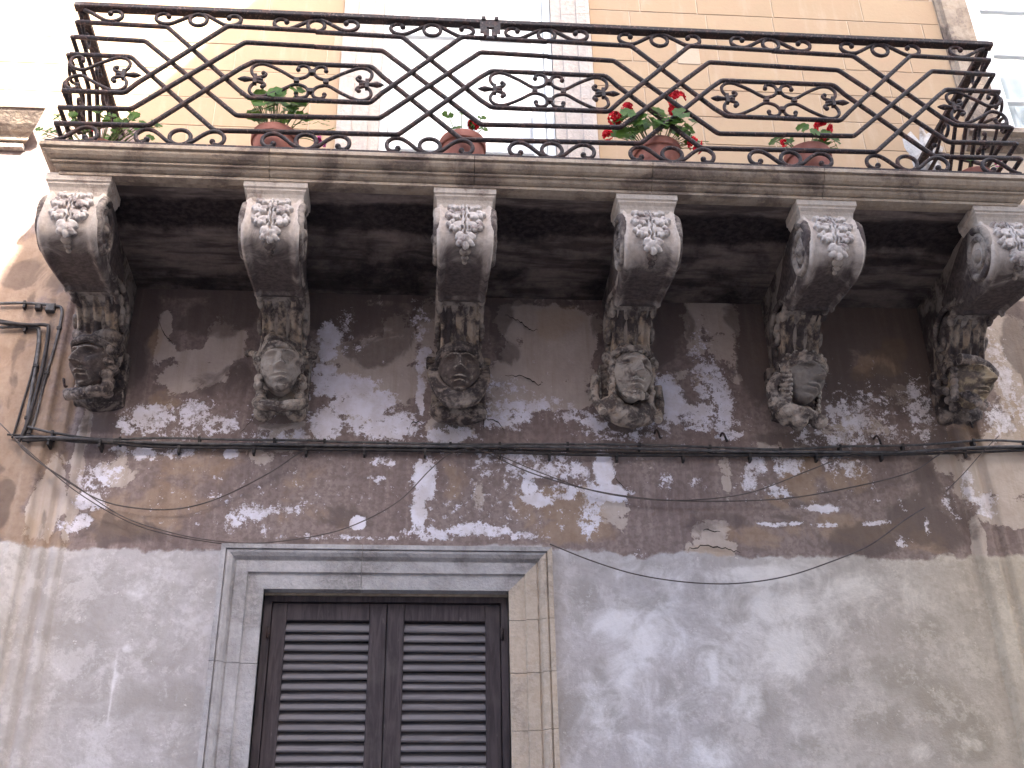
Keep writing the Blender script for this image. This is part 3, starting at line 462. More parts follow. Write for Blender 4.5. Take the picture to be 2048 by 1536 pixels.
# cracks and patches of loose plaster on the painted wall
WIRES = {'c1': [(-1.153, -0.03, 4.269), (-1.033, -0.03, 4.24), (-0.825, -0.03, 4.233), (-0.524, -0.03, 4.245), (-0.197, -0.03, 4.243), (0.158, -0.03, 4.245), (0.348, -0.03, 4.241), (0.707, -0.03, 4.24), (0.9, -0.03, 4.239), (1.264, -0.03, 4.248), (1.682, -0.03, 4.254), (2.103, -0.03, 4.249), (2.453, -0.03, 4.242), (2.759, -0.03, 4.264), (3.144, -0.03, 4.28), (3.481, -0.03, 4.29), (3.739, -0.03, 4.284)], 'c2': [(-1.198, -0.034, 4.208), (-1.004, -0.034, 4.212), (-0.729, -0.034, 4.22), (-0.31, -0.034, 4.215), (0.018, -0.034, 4.219), (0.349, -0.034, 4.22), (0.779, -0.034, 4.223), (1.19, -0.034, 4.231), (1.508, -0.034, 4.232), (1.803, -0.034, 4.23), (2.249, -0.034, 4.225), (2.651, -0.034, 4.23), (3.058, -0.034, 4.238), (3.444, -0.034, 4.248), (3.731, -0.034, 4.259)], 'c3': [(-1.163, -0.028, 4.196), (-0.913, -0.028, 4.206), (-0.589, -0.028, 4.199), (-0.169, -0.028, 4.2), (0.208, -0.028, 4.199), (0.636, -0.028, 4.202), (1.069, -0.028, 4.2), (1.556, -0.028, 4.195), (2.049, -0.028, 4.202), (2.55, -0.028, 4.212), (3.058, -0.028, 4.227), (3.73, -0.028, 4.242)], 'c4': [(-1.24, -0.02, 4.23), (-1.079, -0.02, 4.223), (-0.913, -0.02, 4.197), (-0.592, -0.02, 4.214), (-0.124, -0.02, 4.213), (0.492, -0.02, 4.217), (1.07, -0.02, 4.22), (1.804, -0.02, 4.215), (2.554, -0.02, 4.227), (3.738, -0.02, 4.258)], 'v1': [(-1.388, -0.06, 4.824), (-1.294, -0.06, 4.832), (-1.221, -0.06, 4.828), (-1.195, -0.06, 4.803), (-1.179, -0.06, 4.642), (-1.172, -0.06, 4.42), (-1.159, -0.06, 4.245), (-1.137, -0.06, 4.196)], 'v2': [(-1.387, -0.075, 4.843), (-1.242, -0.075, 4.833), (-1.17, -0.075, 4.835), (-1.148, -0.075, 4.801), (-1.14, -0.075, 4.578), (-1.152, -0.075, 4.331), (-1.168, -0.075, 4.219), (-1.181, -0.075, 4.187)], 'v3': [(-1.415, -0.06, 4.965), (-1.295, -0.06, 4.971), (-1.16, -0.06, 4.961), (-1.109, -0.06, 4.932), (-1.106, -0.06, 4.759), (-1.122, -0.06, 4.531), (-1.13, -0.06, 4.313), (-1.148, -0.06, 4.232)], 'v4': [(-1.398, -0.055, 4.87), (-1.298, -0.055, 4.85), (-1.212, -0.055, 4.823), (-1.19, -0.055, 4.645), (-1.202, -0.055, 4.422), (-1.213, -0.055, 4.26), (-1.219, -0.055, 4.218)], 's1': [(-1.213, -0.03, 4.22), (-1.128, -0.03, 4.13), (-0.948, -0.03, 4.005), (-0.777, -0.03, 3.919), (-0.591, -0.03, 3.879), (-0.411, -0.03, 3.882), (-0.236, -0.03, 3.94), (-0.018, -0.03, 4.072), (0.115, -0.03, 4.18), (0.206, -0.03, 4.227)], 's2': [(-1.289, -0.05, 4.288), (-1.178, -0.05, 4.184), (-1.069, -0.05, 4.082), (-0.893, -0.05, 3.971), (-0.671, -0.05, 3.836), (-0.461, -0.05, 3.761), (-0.255, -0.05, 3.719), (-0.031, -0.05, 3.708), (0.237, -0.05, 3.75), (0.416, -0.05, 3.815), (0.596, -0.05, 3.931), (0.733, -0.05, 4.089), (0.827, -0.05, 4.176), (0.923, -0.05, 4.212)], 's3': [(-1.154, -0.04, 4.164), (-0.892, -0.04, 3.95), (-0.648, -0.04, 3.816), (-0.438, -0.04, 3.746), (-0.188, -0.04, 3.705), (-0.031, -0.04, 3.697)], 's4': [(0.936, -0.04, 4.215), (1.068, -0.04, 4.175), (1.259, -0.04, 4.09), (1.495, -0.04, 4.002), (1.733, -0.04, 3.961), (1.974, -0.04, 3.957), (2.271, -0.04, 4.001), (2.584, -0.04, 4.127), (2.772, -0.04, 4.207), (2.852, -0.04, 4.236)], 's5': [(0.972, -0.035, 4.208), (1.211, -0.035, 4.092), (1.449, -0.035, 4.017), (1.687, -0.035, 3.973), (1.975, -0.035, 3.954), (2.415, -0.035, 3.972), (2.771, -0.035, 4.038), (3.087, -0.035, 4.125), (3.231, -0.035, 4.21), (3.317, -0.035, 4.253)], 's6': [(1.293, -0.05, 3.719), (1.475, -0.05, 3.642), (1.68, -0.05, 3.576), (1.909, -0.05, 3.54), (2.142, -0.05, 3.535), (2.381, -0.05, 3.571), (2.606, -0.05, 3.645), (2.813, -0.05, 3.733), (3.007, -0.05, 3.864), (3.119, -0.05, 3.931)], 's7': [(3.565, -0.03, 4.317), (3.468, -0.03, 4.231), (3.338, -0.03, 4.104), (3.245, -0.03, 4.022)], 'k1': [(1.107, -0.002, 5.006), (1.185, -0.002, 4.968), (1.23, -0.002, 4.923), (1.274, -0.002, 4.918)], 'k2': [(1.102, -0.002, 4.644), (1.203, -0.002, 4.632), (1.265, -0.002, 4.596), (1.291, -0.002, 4.611)], 'k3': [(0.996, -0.002, 4.618), (0.992, -0.002, 4.334)], 'k4': [(0.621, -0.002, 4.305), (0.644, -0.002, 4.36), (0.705, -0.002, 4.356)], 'k5': [(0.999, -0.002, 4.396), (1.073, -0.002, 4.364), (1.097, -0.002, 4.304)], 'k6': [(1.619, -0.002, 4.169), (1.63, -0.002, 4.075), (1.698, -0.002, 3.997)], 'k7': [(2.029, -0.002, 3.82), (2.111, -0.002, 3.8)], 'k8': [(1.947, -0.002, 3.717), (2.008, -0.002, 3.73), (2.127, -0.002, 3.727), (2.196, -0.002, 3.695)], 'k9': [(2.191, -0.002, 3.067), (2.269, -0.002, 3.06), (2.33, -0.002, 3.089), (2.402, -0.002, 3.119)], 'k10': [(-0.654, -0.002, 4.943), (-0.603, -0.002, 4.839), (-0.559, -0.002, 4.782)], 'k11': [(-0.18, -0.002, 4.283), (-0.128, -0.002, 4.366), (-0.121, -0.002, 4.421)], 'k12': [(1.92, -0.002, 2.837), (1.967, -0.002, 2.869), (2.021, -0.002, 2.858)], 'k13': [(1.686, -0.002, 4.244), (1.759, -0.002, 4.234)]}
for k, pts in WIRES.items():
    if k[0] != 'k' or k in ('k9', 'k12', 'k13'): continue
    P = catmull([p for p in pts], 6); v = []; m = len(P)
    for i, p in enumerate(P):
        w = .0026*math.sin(PI*(i+.6)/(m+.2))*random.uniform(.5, 1.3)+.001; jz = random.uniform(-.008, .008)
        v += [(p[0]-(w if k == 'k3' else 0), -.013, p[2]+jz-(0 if k == 'k3' else w)), (p[0]+(w if k == 'k3' else 0), -.013, p[2]+jz+(0 if k == 'k3' else w))]
    MB().add(v, [(2*i, 2*i+1, 2*i+3, 2*i+2) for i in range(m-1)]).build('crack', CRACK, pw)

# cornice of the neighbouring opening, out in the sun on the left
cn = thing('stone_cornice', 'sunlit moulded stone cornice end jutting from the wall left of the balcony', 'cornice', (-1.7, 0, 6.0))
cp = [(0, .185), (-.20, .165), (-.205, .13), (-.195, .126), (-.19, .115), (-.175, .095), (-.15, .062), (-.12, .035), (-.10, .022), (-.095, .014), (-.09, .0), (0, -.005)]
v = []; n = len(cp)
for X0, sg in ((-2.0, 0), (.345, 1)):
    for y, z in cp: v.append((X0+sg*(-y-.205)*.9, y, z))
cf = MB().add(v, [tuple(range(n)), tuple(range(2*n-1, n-1, -1))]+[(i, i+n, (i+1) % n+n, (i+1) % n) for i in range(n)])
cf.build('moulding', FASCIA, cn)
MB().box(-2.0, .215, -.075, -.002, -.035, -.007).build('lower_fillet', CAPST, cn)

# ================================================================== balcony
bal = thing('stone_balcony', 'long stone balcony slab with moulded fascia and soot blackened underside', 'balcony', (1.267, 0, 5.13))
BO = (-1.267, 0, -5.13)
FP = [(-.80, 5.248), (-.962, 5.246), (-.968, 5.240), (-.968, 5.221), (-.952, 5.219), (-.950, 5.215), (-.957, 5.212), (-.955, 5.203), (-.944, 5.190), (-.930, 5.184), (-.914, 5.182), (-.912, 5.178), (-.922, 5.176), (-.922, 5.167), (-.908, 5.165), (-.906, 5.161), (-.912, 5.158), (-.904, 5.149), (-.890, 5.143), (-.876, 5.141), (-.874, 5.138), (-.886, 5.136), (-.886, 5.122), (-.845, 5.120), (-.842, 5.136), (-.80, 5.137)]
XJ = [-1.035, -.023, .905, 1.73, 2.541, 3.57]
for i in range(5):
    a, b = XJ[i], XJ[i+1]; n = len(FP); v = []
    for t in (0, 1):
        for y, z in FP:
            x = a+.0015 if t == 0 else b-.0015
            if i == 0 and t == 0: x = a+(y+.968)
            if i == 4 and t == 1: x = b-(y+.968)
            v.append((x, y, z))
    MB().add(v, [tuple(range(n)), tuple(range(2*n-1, n-1, -1))]+[(j, j+n, (j+1) % n+n, (j+1) % n) for j in range(n)]).build('fascia_stone', FASCIA, bal, BO)
    a2 = a+.168 if i == 0 else a+.0015; b2 = b-.168 if i == 4 else b-.0015
    # soffit: gridded so that it sags and wears unevenly
    xs_ = np.linspace(a2, b2, 40); ys_ = np.linspace(-.80, .0, 34); X, Yq = np.meshgrid(xs_, ys_)
    Zs = 5.141-.012*(fbm(X*5, Yq*5, 4, 21)-.47)-.016*ss(Yq, -.50, -.47)-.006*ss(Yq, -.44, -.42)+.03*np.exp(-((X-.62)**2+(Yq+.32)**2)/.0035)
    v = np.stack([X, Yq, Zs], -1).reshape(-1, 3); idx = np.arange(X.size).reshape(X.shape)
    q = np.stack([idx[:-1, :-1], idx[1:, :-1], idx[1:, 1:], idx[:-1, 1:]], -1).reshape(-1, 4)
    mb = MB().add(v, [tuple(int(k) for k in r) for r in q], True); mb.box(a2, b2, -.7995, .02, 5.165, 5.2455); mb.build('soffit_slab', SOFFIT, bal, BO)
for s, X0 in ((1, XJ[0]), (-1, XJ[5])):       # returns of the fascia along both ends
    v = []; n = len(FP)
    for t in (0, 1):
        for y, z in FP:
            o = y+.968; v.append((X0+s*o, (-.968+o) if t == 0 else 0, z))
    MB().add(v, [tuple(range(n)), tuple(range(2*n-1, n-1, -1))]+[(j, j+n, (j+1) % n+n, (j+1) % n) for j in range(n)]).build('fascia_stone', FASCIA, bal, BO)

# ================================================================== corbels
CX = [-.864, .007, .865, 1.708, 2.559, 3.413]
ZB = 4.40
PF = catmull([(-.850, 5.045, .125), (-.874, 5.01, .127), (-.899, 4.96, .128), (-.912, 4.90, .128), (-.911, 4.84, .127), (-.893, 4.79, .126), (-.855, 4.757, .123), (-.79, 4.742, .120), (-.70, 4.745, .116), (-.60, 4.760, .113), (-.51, 4.776, .111)], 5)
LIP = [(-.487, 4.779, .111), (-.482, 4.768, .111), (-.470, 4.768, .110), (-.462, 4.785, .106), (-.40, 4.815, .104)]
ST = catmull([(-.36, 4.822, .100), (-.32, 4.80, .097), (-.285, 4.765, .094), (-.255, 4.725, .093), (-.235, 4.68, .094), (-.225, 4.63, .096)], 5)
def arclen(P):
    d = [0]
    for a, b in zip(P, P[1:]): d.append(d[-1]+math.hypot(b[0]-a[0], b[1]-a[1]))
    return d
def surf(P, s):
    d = arclen(P); s = min(max(s, 0), d[-1]-1e-6); i = max(k for k in range(len(d)-1) if d[k] <= s); t = (s-d[i])/(d[i+1]-d[i])
    y = P[i][0]*(1-t)+P[i+1][0]*t; z = P[i][1]*(1-t)+P[i+1][1]*t; ty, tz = P[i+1][0]-P[i][0], P[i+1][1]-P[i][1]; l = math.hypot(ty, tz); ty /= l; tz /= l
    return Vector((0, y, z-ZB)), Vector((0, ty, tz)), Vector((0, tz, -ty)) if True else None
def body(P, back, relief, name, mat, parent):
    nu = 17; us = np.linspace(-1, 1, nu); v = []; n = len(P); d = arclen(P)
    for i, (y, z, w) in enumerate(P):
        a = P[max(i-1, 0)]; b = P[min(i+1, n-1)]; ty, tz = b[0]-a[0], b[1]-a[1]; l = math.hypot(ty, tz) or 1; ny, nz = tz/l, -ty/l
        for u in us:
            r = relief(u, d[i]/d[-1]); v.append((u*w, y+ny*r, z+nz*r-ZB))
        by, bz = back(i/(n-1)); v += [(-w, by, bz-ZB), (w, by, bz-ZB)]
    k = nu+2; f = []
    for i in range(n-1):
        for j in range(nu-1): f.append((i*k+j, i*k+j+1, (i+1)*k+j+1, (i+1)*k+j))
        f += [(i*k, (i+1)*k, (i+1)*k+nu, i*k+nu), (i*k+nu-1, i*k+nu+1, (i+1)*k+nu+1, (i+1)*k+nu-1)]
    m = MB().add(v, f, False); m.sm = [True]*len(m.f); o = m.build(name, mat, parent)
    wa = o.data.color_attributes.new('worn', 'FLOAT_COLOR', 'POINT')
    val = []
    for i in range(n):
        t = d[i]/d[-1]; w_ = np.interp(t, [0, .3, .42, .55, .8, .93, .96, 1], [0, .02, .22, .38, .42, .30, .05, .45])
        for j in range(nu): val += [w_-(.10 if j in (0, 1, 2, nu-3, nu-2, nu-1) else 0), 0, 0, 1]
        val += [.4, 0, 0, 1]*2
    wa.data.foreach_set('color', val)
    return o
def rel_scroll(u, t): return (-.010 if abs(u) < .80 else (.004 if abs(u) < .97 else -.004))*(1 if t < .93 else .3)
def rel_stem(u, t): return (.010*math.cos(u*PI*3.5)-.004 if abs(u) < .78 else (.008 if abs(u) < .97 else 0))
def bk_scroll(t): return (-.80*(1-t)-.36*t, 5.10*(1-t)+4.90*t)
def back1(t):
    return (-.84+.54*t, 5.09-.10*t)
TEX = bpy.data.textures.new('stone_erosion', 'CLOUDS'); TEX.noise_scale = .035; TEX.noise_depth = 3
TEXF = bpy.data.textures.new('stone_pitting', 'CLOUDS'); TEXF.noise_scale = .012; TEXF.noise_depth = 2
def carve(o, vox=.0045, disp=.008, smooth=2, fine=.003):
    r = o.modifiers.new('fuse', 'REMESH'); r.mode = 'VOXEL'; r.voxel_size = vox; r.use_smooth_shade = True
    if smooth: s = o.modifiers.new('soften', 'SMOOTH'); s.iterations = smooth; s.factor = .5
    for tx, st in ((TEX, disp), (TEXF, fine)):
        if st: d = o.modifiers.new('wear', 'DISPLACE'); d.texture = tx; d.texture_coords = 'GLOBAL'; d.strength = st; d.mid_level = .5
    return o
protos = {}
def corbel_parts(root, first):
    if not first:
        for k, o in protos.items():
            c = o.copy(); COL.objects.link(c); c.parent = root
            for ch in [q for q in o.children]:
                d = ch.copy(); COL.objects.link(d); d.parent = c
        return
    # capital: stacked mouldings
    m = MB(); rings = [(.142, -.878, 5.1355), (.143, -.880, 5.130), (.143, -.880, 5.094), (.138, -.875, 5.091), (.136, -.872, 5.089), (.136, -.872, 5.080), (.129, -.860, 5.068), (.1265, -.852, 5.052), (.126, -.848, 5.03)]
    v = []; f = []
    for w, y, z in rings: v += [(-w, -.70, z-ZB), (-w, y, z-ZB), (w, y, z-ZB), (w, -.70, z-ZB)]
    for i in range(len(rings)-1):
        for j in range(4): k = (j+1) % 4; f.append((i*4+j, i*4+k, i*4+4+k, i*4+4+j))
    f += [(0, 1, 2, 3), tuple(4*len(rings)-4+j for j in (3, 2, 1, 0))]
    protos['capital'] = m.add(v, f).build('capital', CAPST, root)
    # big scroll and its lip: solid back to the wall
    full = PF+LIP
    protos['scroll'] = body(full, lambda t: (-.80+.5*t, 5.10-.16*t), rel_scroll, 'scroll', SCROLLF, root)
    web = [(-.80, 5.138), (-.80, 4.90), (-.70, 4.80), (-.46, 4.80), (-.38, 4.83), (-.30, 4.80), (-.24, 4.72), (-.2, 4.64), (.02, 4.60), (.02, 5.138)]
    mm = MB(); n = len(web); v = [(x, y, z-ZB) for x in (-.085, .085) for y, z in web]
    mm.add(v, [tuple(range(n)), tuple(range(2*n-1, n-1, -1))]+[(i, i+n, (i+1) % n+n, (i+1) % n) for i in range(n)]); protos['bracket_core'] = mm.build('bracket_core', SCROLLST, root)
    protos['stem'] = body(ST, lambda t: (-.12+.12*t, 4.83-.2*t), rel_stem, 'stem', STEMST, root)
    # acanthus leaf
    LO = []          # lobes of the leaf in (u, s): centre, radii, angle, lift
    for s0, sc in ((.022, .92), (.088, 1.08), (.152, 1.0)):
        LO += [(.040*sc, s0+.014, .030*sc, .020*sc, .5, .010), (.066*sc, s0-.004, .015*sc, .013*sc, 0, .013), (.081*sc, s0+.013, .015*sc, .0125*sc, .4, .016),
               (.070*sc, s0+.030, .016*sc, .013*sc, .8, .020), (.050*sc, s0+.038, .013*sc, .014*sc, 1.1, .021), (.030*sc, s0+.034, .012*sc, .016*sc, 1.3, .014)]
    LO += [(.012, .10, .010, .14, 0, .010), (.030, .222, .024, .018, .5, .020), (.0, .238, .040, .020, 0, .026), (.028, .252, .020, .013, .3, .030), (.0, .262, .018, .015, 0, .034)]
    SL = [(.0185, .052, .0052, .013), (.0185, .118, .0052, .014), (.018, .182, .005, .012)]
    us_ = np.linspace(-.105, .105, 92); sv = np.linspace(-.004, .30, 128); HH = np.full((len(sv), len(us_)), -1.0)
    for a, s_ in enumerate(sv):
        for b, u_ in enumerate(us_):
            q = abs(u_)*1.12+.003*math.sin(s_*140+(3 if u_ > 0 else 0)); best = -1
            for cu, cs, ru, rs, an, lf in LO:
                du, ds = q-cu, s_/1.06-cs; x_ = du*math.cos(an)+ds*math.sin(an); y_ = -du*math.sin(an)+ds*math.cos(an); d2 = (x_/ru)**2+(y_/rs)**2
                if d2 < 1: best = max(best, lf*.75+.009*math.sqrt(1-d2))
            if best > 0 and abs(u_) < .006: best += .004
            for cu, cs, ru, rs in SL:
                if ((q-cu)/ru)**2+((s_/1.06-cs)/rs)**2 < 1: best = -1
            HH[a, b] = best
    v = []; ids = {}; f = []
    def vid(a, b):
        if (a, b) not in ids:
            p, t, nn = surf(PF, max(0, sv[a])); hh = HH[a, b] if HH[a, b] > 0 else -.012
            v.append(p+Vector((us_[b], 0, 0))+nn*(hh-.008)+t*min(0, sv[a])); ids[(a, b)] = len(v)-1
        return ids[(a, b)]
    for a in range(len(sv)-1):
        for b in range(len(us_)-1):
            if max(HH[a, b], HH[a+1, b], HH[a, b+1], HH[a+1, b+1]) > 0: f.append((vid(a, b), vid(a, b+1), vid(a+1, b+1), vid(a+1, b)))
    m = MB().add(v, f, True); lo = m.build('acanthus_leaf', LEAFST, root); protos['acanthus_leaf'] = lo
    sm_ = lo.modifiers.new('soften', 'SMOOTH'); sm_.iterations = 1; sm_.factor = .5
    dd = lo.modifiers.new('wear', 'DISPLACE'); dd.texture = TEX; dd.texture_coords = 'GLOBAL'; dd.strength = .005; dd.mid_level = .5
    m = MB(); sgn = 1
    def put(s, u, rr, lift=0.0, ang=0.0, P=PF):
        p, t, nn = surf(P, s); M = Matrix((Vector((1, 0, 0)), nn, t)).transposed()
        M = M @ Matrix.Rotation(ang, 3, 'Y'); m.ell(p+Vector((u, 0, 0))+nn*lift, rr, 12, 8, M)
    m = MB(); put(.305, 0, (.026, .012, .020), .0); put(.335, 0, (.018, .011, .013), .0); put(.36, 0, (.012, .010, .012), .0)
    protos['bell_drop'] = m.build('bell_drop', SCROLLST, root)
    # volutes on both cheeks
    for sx in (-1, 1):
        m = MB(); pts = []; rr = []
        for t in np.linspace(0, 1, 60):
            a = -PI/2+t*2*PI*1.9; r = .108*(1-t)**.8+.026; pts.append((sx*.124, -.785+r*math.cos(a+PI)*.92, 4.895-ZB+r*math.sin(a+PI))); rr.append(.021-.008*t)
        m.tube(pts, rr, 8); m.ell((sx*.126, -.785, 4.895-ZB), (.026, .032, .034), 12, 8)
        pts = [(sx*.106, y, z-ZB) for y, z in catmull([(-.70, 4.84), (-.60, 4.82), (-.50, 4.83), (-.40, 4.88), (-.28, 4.90), (-.18, 4.86), (-.16, 4.78), (-.21, 4.74), (-.25, 4.77), (-.22, 4.80)], 6)]
        m.tube(pts, [.016]*len(pts), 8)
        for k in range(9):
            t = k/8; m.ell((sx*.10, -.66+.42*t, 4.87+.02*math.sin(k*2)-.05*t-ZB), (.018, .034, .024), 10, 7, Matrix.Rotation(random.uniform(-.8, .8), 3, 'X'))
        for k in range(6): m.ell((sx*.098, -.14-.02*(k % 2), 4.72-.035*k+.03-ZB), (.016, .024, .020), 10, 7)
        protos['volute%d' % sx] = carve(m.build('volute', SCROLLST, root), .0048, .006, 0, .003)

# ---- carved heads
def gauss(x, z, cx, cz, sx, sz): return math.exp(-((x-cx)/sx)**2-((z-cz)/sz)**2)
def face_mesh(m, M, beard=False, sc=1.0):
    nu, nv = 72, 60; v = []; f = []
    for j in range(nv+1):
        ph = PI*j/nv
        for i in range(nu):
            th = 2*PI*i/nu; x = .066*math.sin(ph)*math.cos(th); y = .078*math.sin(ph)*math.sin(th); z = .092*math.cos(ph); b = z/.092
            k = 1-.28*max(0, -b)**1.3; x *= k
            fr = max(0, -y/.078)**.6
            d = 0
            ax = abs(x)
            d += .046*math.exp(-(x/.0115)**2)*max(0, min(1, (b+.27)/.05))*max(0, min(1, (.42-b)/.66))**.7     # nose
            d += .018*gauss(ax, z, .014, -.019, .0075, .007)
            d -= .034*gauss(ax, z, .028, .020, .0165, .0105); d += .026*gauss(ax, z, .028, .0185, .0105, .0058)
            d += .020*gauss(ax, z, .027, .036, .024, .0060)
            d += .012*gauss(ax, z, .036, -.016, .016, .018)
            d += .019*gauss(x, z, 0, -.0405, .021, .0050); d -= .022*gauss(x, z, 0, -.0470, .024, .0027); d += .021*gauss(x, z, 0, -.0540, .018, .0055)
            d -= .014*gauss(x, z, 0, -.0645, .022, .005); d += .022*gauss(x, z, 0, -.080, .019, .012)
            v.append(M @ (Vector((x*1.10, y-1.15*d*fr-.008, z*1.06))*sc))
    for j in range(nv):
        for i in range(nu):
            k = (i+1) % nu; f.append((j*nu+i, (j+1)*nu+i, (j+1)*nu+k, j*nu+k))
    m.add(v, f, True)
def head(kind, root):
    cfg = {1: (-24, 10, 5), 2: (6, 9, -4), 3: (0, 8, 0), 4: (10, 8, 3), 5: (24, 9, 7), 6: (25, 8, 6)}[kind]
    M = Matrix.Translation((0, -.172, 4.552-ZB)) @ Matrix.Scale(1.40, 4) @ Matrix.Rotation(R(cfg[0]), 4, 'Z') @ Matrix.Rotation(R(cfg[1]), 4, 'X') @ Matrix.Rotation(R(cfg[2]), 4, 'Y')
    C = Matrix.Translation((0, 0, -ZB)); rd = random.Random(kind*13)
    m = MB(); face_mesh(m, M, sc=1.0)
    def E(c, r, rot=(0, 0, 0)): m.ell(M @ Vector(c), r, 12, 8, M.to_3x3() @ Matrix.Rotation(rot[0], 3, 'X') @ Matrix.Rotation(rot[1], 3, 'Y') @ Matrix.Rotation(rot[2], 3, 'Z'))
    def Tb(pts, r): m.tube([M @ Vector(p) for p in catmull(pts, 5)], r*1.40 if not isinstance(r, tuple) else [r[0]+(r[1]-r[0])*i/((len(pts)-1)*5) for i in range((len(pts)-1)*5+1)], 8)
    h = MB(); m, keep = h, m           # hair and headdress go into their own mesh
    if kind == 1:
        E((0, .02, .065), (.078, .075, .055)); E((-.045, -.01, .10), (.05, .05, .03), (0, .5, 0)); E((.03, .0, .085), (.06, .06, .035), (0, -.3, 0))
        for k in range(9): E((.068+.006*math.sin(k*2), -.01+.012*math.cos(k*3), .06-.021*k), (.022, .024, .017))
        for k in range(7): E((-.068, .015, .05-.02*k), (.014, .02, .014))
        for k in range(9): E((-.07+.018*k, -.03-.03*math.sin(PI*k/8), -.105-.014*math.sin(PI*k/8)), (.018, .022, .022))
        Tb([(-.07, -.02, .045), (-.03, -.075, .062), (.03, -.075, .066), (.07, -.02, .05)], .014)
    elif kind == 2:
        E((0, .02, .055), (.074, .072, .055))
        for k in range(11):
            t = k/10; z0 = .044+.055*t
            Tb([(-.075+.01*t, .0, z0-.012), (-.035, -.072+.035*t, z0+.006+.012*math.sin(k*1.3)), (.015, -.076+.04*t, z0+.014*math.sin(k*1.1+1)), (.07, -.02+.02*t, z0-.014)], .0085)
        for q in (-1, 1):
            for k in range(9): E((q*(.068+.006*math.sin(k*1.7)), -.012+.014*math.cos(k*2.1), .045-.022*k), (.018, .022, .018), (0, q*.6*math.sin(k), 0))
        Tb([(-.08, -.01, .05), (-.105, .02, .07), (-.115, .05, .075)], .012); Tb([(.08, -.01, .05), (.105, .02, .065), (.115, .05, .07)], .014)
        for q in (-1, 1): Tb([(q*.06, .0, -.11), (q*.075, -.03, -.135), (q*.03, -.055, -.15), (0, -.05, -.155)], .020); E((q*.055, .03, -.145), (.036, .04, .034))
    elif kind == 3:
        E((0, .02, .062), (.074, .074, .052))
        for rr, z0 in ((.013, .052), (.011, .072)):
            Tb([(-.078, .01, z0-.02), (-.05, -.055, z0), (0, -.082, z0+.006), (.05, -.055, z0), (.078, .01, z0-.02)], rr)
        for k in range(15):
            a = PI*k/14; E((-.074*math.cos(a), .005-.078*math.sin(a), .048+.008*math.sin(a)), (.009, .010, .012), (0, .5, 0))
        for rr, w, zz in ((.014, .074, -.088), (.014, .085, -.104), (.013, .094, -.124)):
            Tb([(-w, .02, .03), (-w, -.015, -.03), (-w*.62, -.04, zz+.012), (0, -.05, zz-.012), (w*.62, -.04, zz+.012), (w, -.015, -.03), (w, .02, .03)], rr)
        E((0, .03, -.13), (.10, .05, .05)); E((-.055, .02, -.145), (.045, .04, .03), (0, .3, 0)); E((.055, .02, -.145), (.045, .04, .03), (0, -.3, 0))
    elif kind == 4:
        E((0, .025, .055), (.078, .072, .055))
        for k in range(15):
            a = PI*(k+.5)/15; E((-.078*math.cos(a), -.075*math.sin(a)+.01, .058+.022*math.sin(a)+.006*(k % 2)), (.020, .009, .012), (rd.uniform(-.5, .5), rd.uniform(-.9, .9), a-PI/2))
        for k in range(9): E((rd.uniform(-.06, .06), -.035, .085+rd.uniform(0, .02)), (.02, .02, .012), (0, rd.uniform(-1, 1), 0))
        for q in (-1, 1):
            for k in range(7): E((q*(.070+.004*math.sin(k*2)), -.01, .035-.022*k), (.015, .02, .016))
            E((q*.085, .01, .065), (.022, .02, .026))
        for k in range(26):
            a = rd.uniform(-1, 1); E((.048*a, -.052+.03*a*a-rd.uniform(0, .01), -.074-.028*(1-a*a)*rd.random()), (.011, .010, .013), (0, a, 0))
        Tb([(-.022, -.083, -.038), (0, -.088, -.034), (.022, -.083, -.038)], .005)
        for q in (-1, 1): E((q*.058, .025, -.118), (.050, .05, .045)); Tb([(q*.115, .04, .0), (q*.122, .03, -.08), (q*.10, -.01, -.15)], .016)
        E((0, .02, -.14), (.08, .05, .04))
    elif kind == 5:
        E((0, .02, .058), (.078, .076, .055))
        Tb([(-.08, .01, .025), (-.055, -.055, .045), (0, -.082, .054), (.055, -.055, .045), (.08, .01, .025)], .017)
        for k in range(17):
            a = PI*k/16; E((-.076*math.cos(a), .0-.080*math.sin(a), .055+.012*math.sin(a)+.010*(k % 2)), (.011, .011, .011))
        for k in range(8):
            for q in (-1, 1): Tb([(q*.080, .01, .03-.018*k), (q*.070, -.024, .022-.018*k), (q*.058, -.030, .028-.018*k)], .007)
        for k in range(12): E((rd.uniform(-.09, .09), rd.uniform(-.03, .02), -.115-rd.uniform(0, .05)), (.034, .03, .026), (0, rd.uniform(-1, 1), 0))
        Tb([(-.08, .02, .0), (-.10, .03, -.06), (-.08, .0, -.12), (-.02, -.04, -.14), (.05, -.03, -.13)], .020)
    else:
        m.tube([M @ Vector(p) for p in ((-.088, -.045, .055), (-.03, -.060, .062), (.03, -.060, .062), (.088, -.045, .055))], [.030]*4, 12); E((0, .02, .068), (.080, .074, .045))
        for k in range(26):
            a = rd.uniform(-1, 1); E((.050*a, -.050+.03*a*a-rd.uniform(0, .012), -.064-.045*(1-a*a)*rd.random()), (.013, .011, .015), (0, a, 0))
        for k in range(6): E((-.070, -.005, .03-.022*k), (.013, .018, .014))
        for k in range(5): E((.070, -.005, .03-.022*k), (.013, .018, .014))
    out = h; hair_mat = HEADM2 if kind in (2, 4, 5) else HEADM
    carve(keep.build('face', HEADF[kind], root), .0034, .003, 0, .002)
    carve(out.build({1: 'hood', 2: 'wavy_hair', 3: 'turban_and_veil', 4: 'wreath_and_beard', 5: 'turban_and_curls', 6: 'cap_and_beard'}[kind], hair_mat, root), .0042, .005, 0, .003)
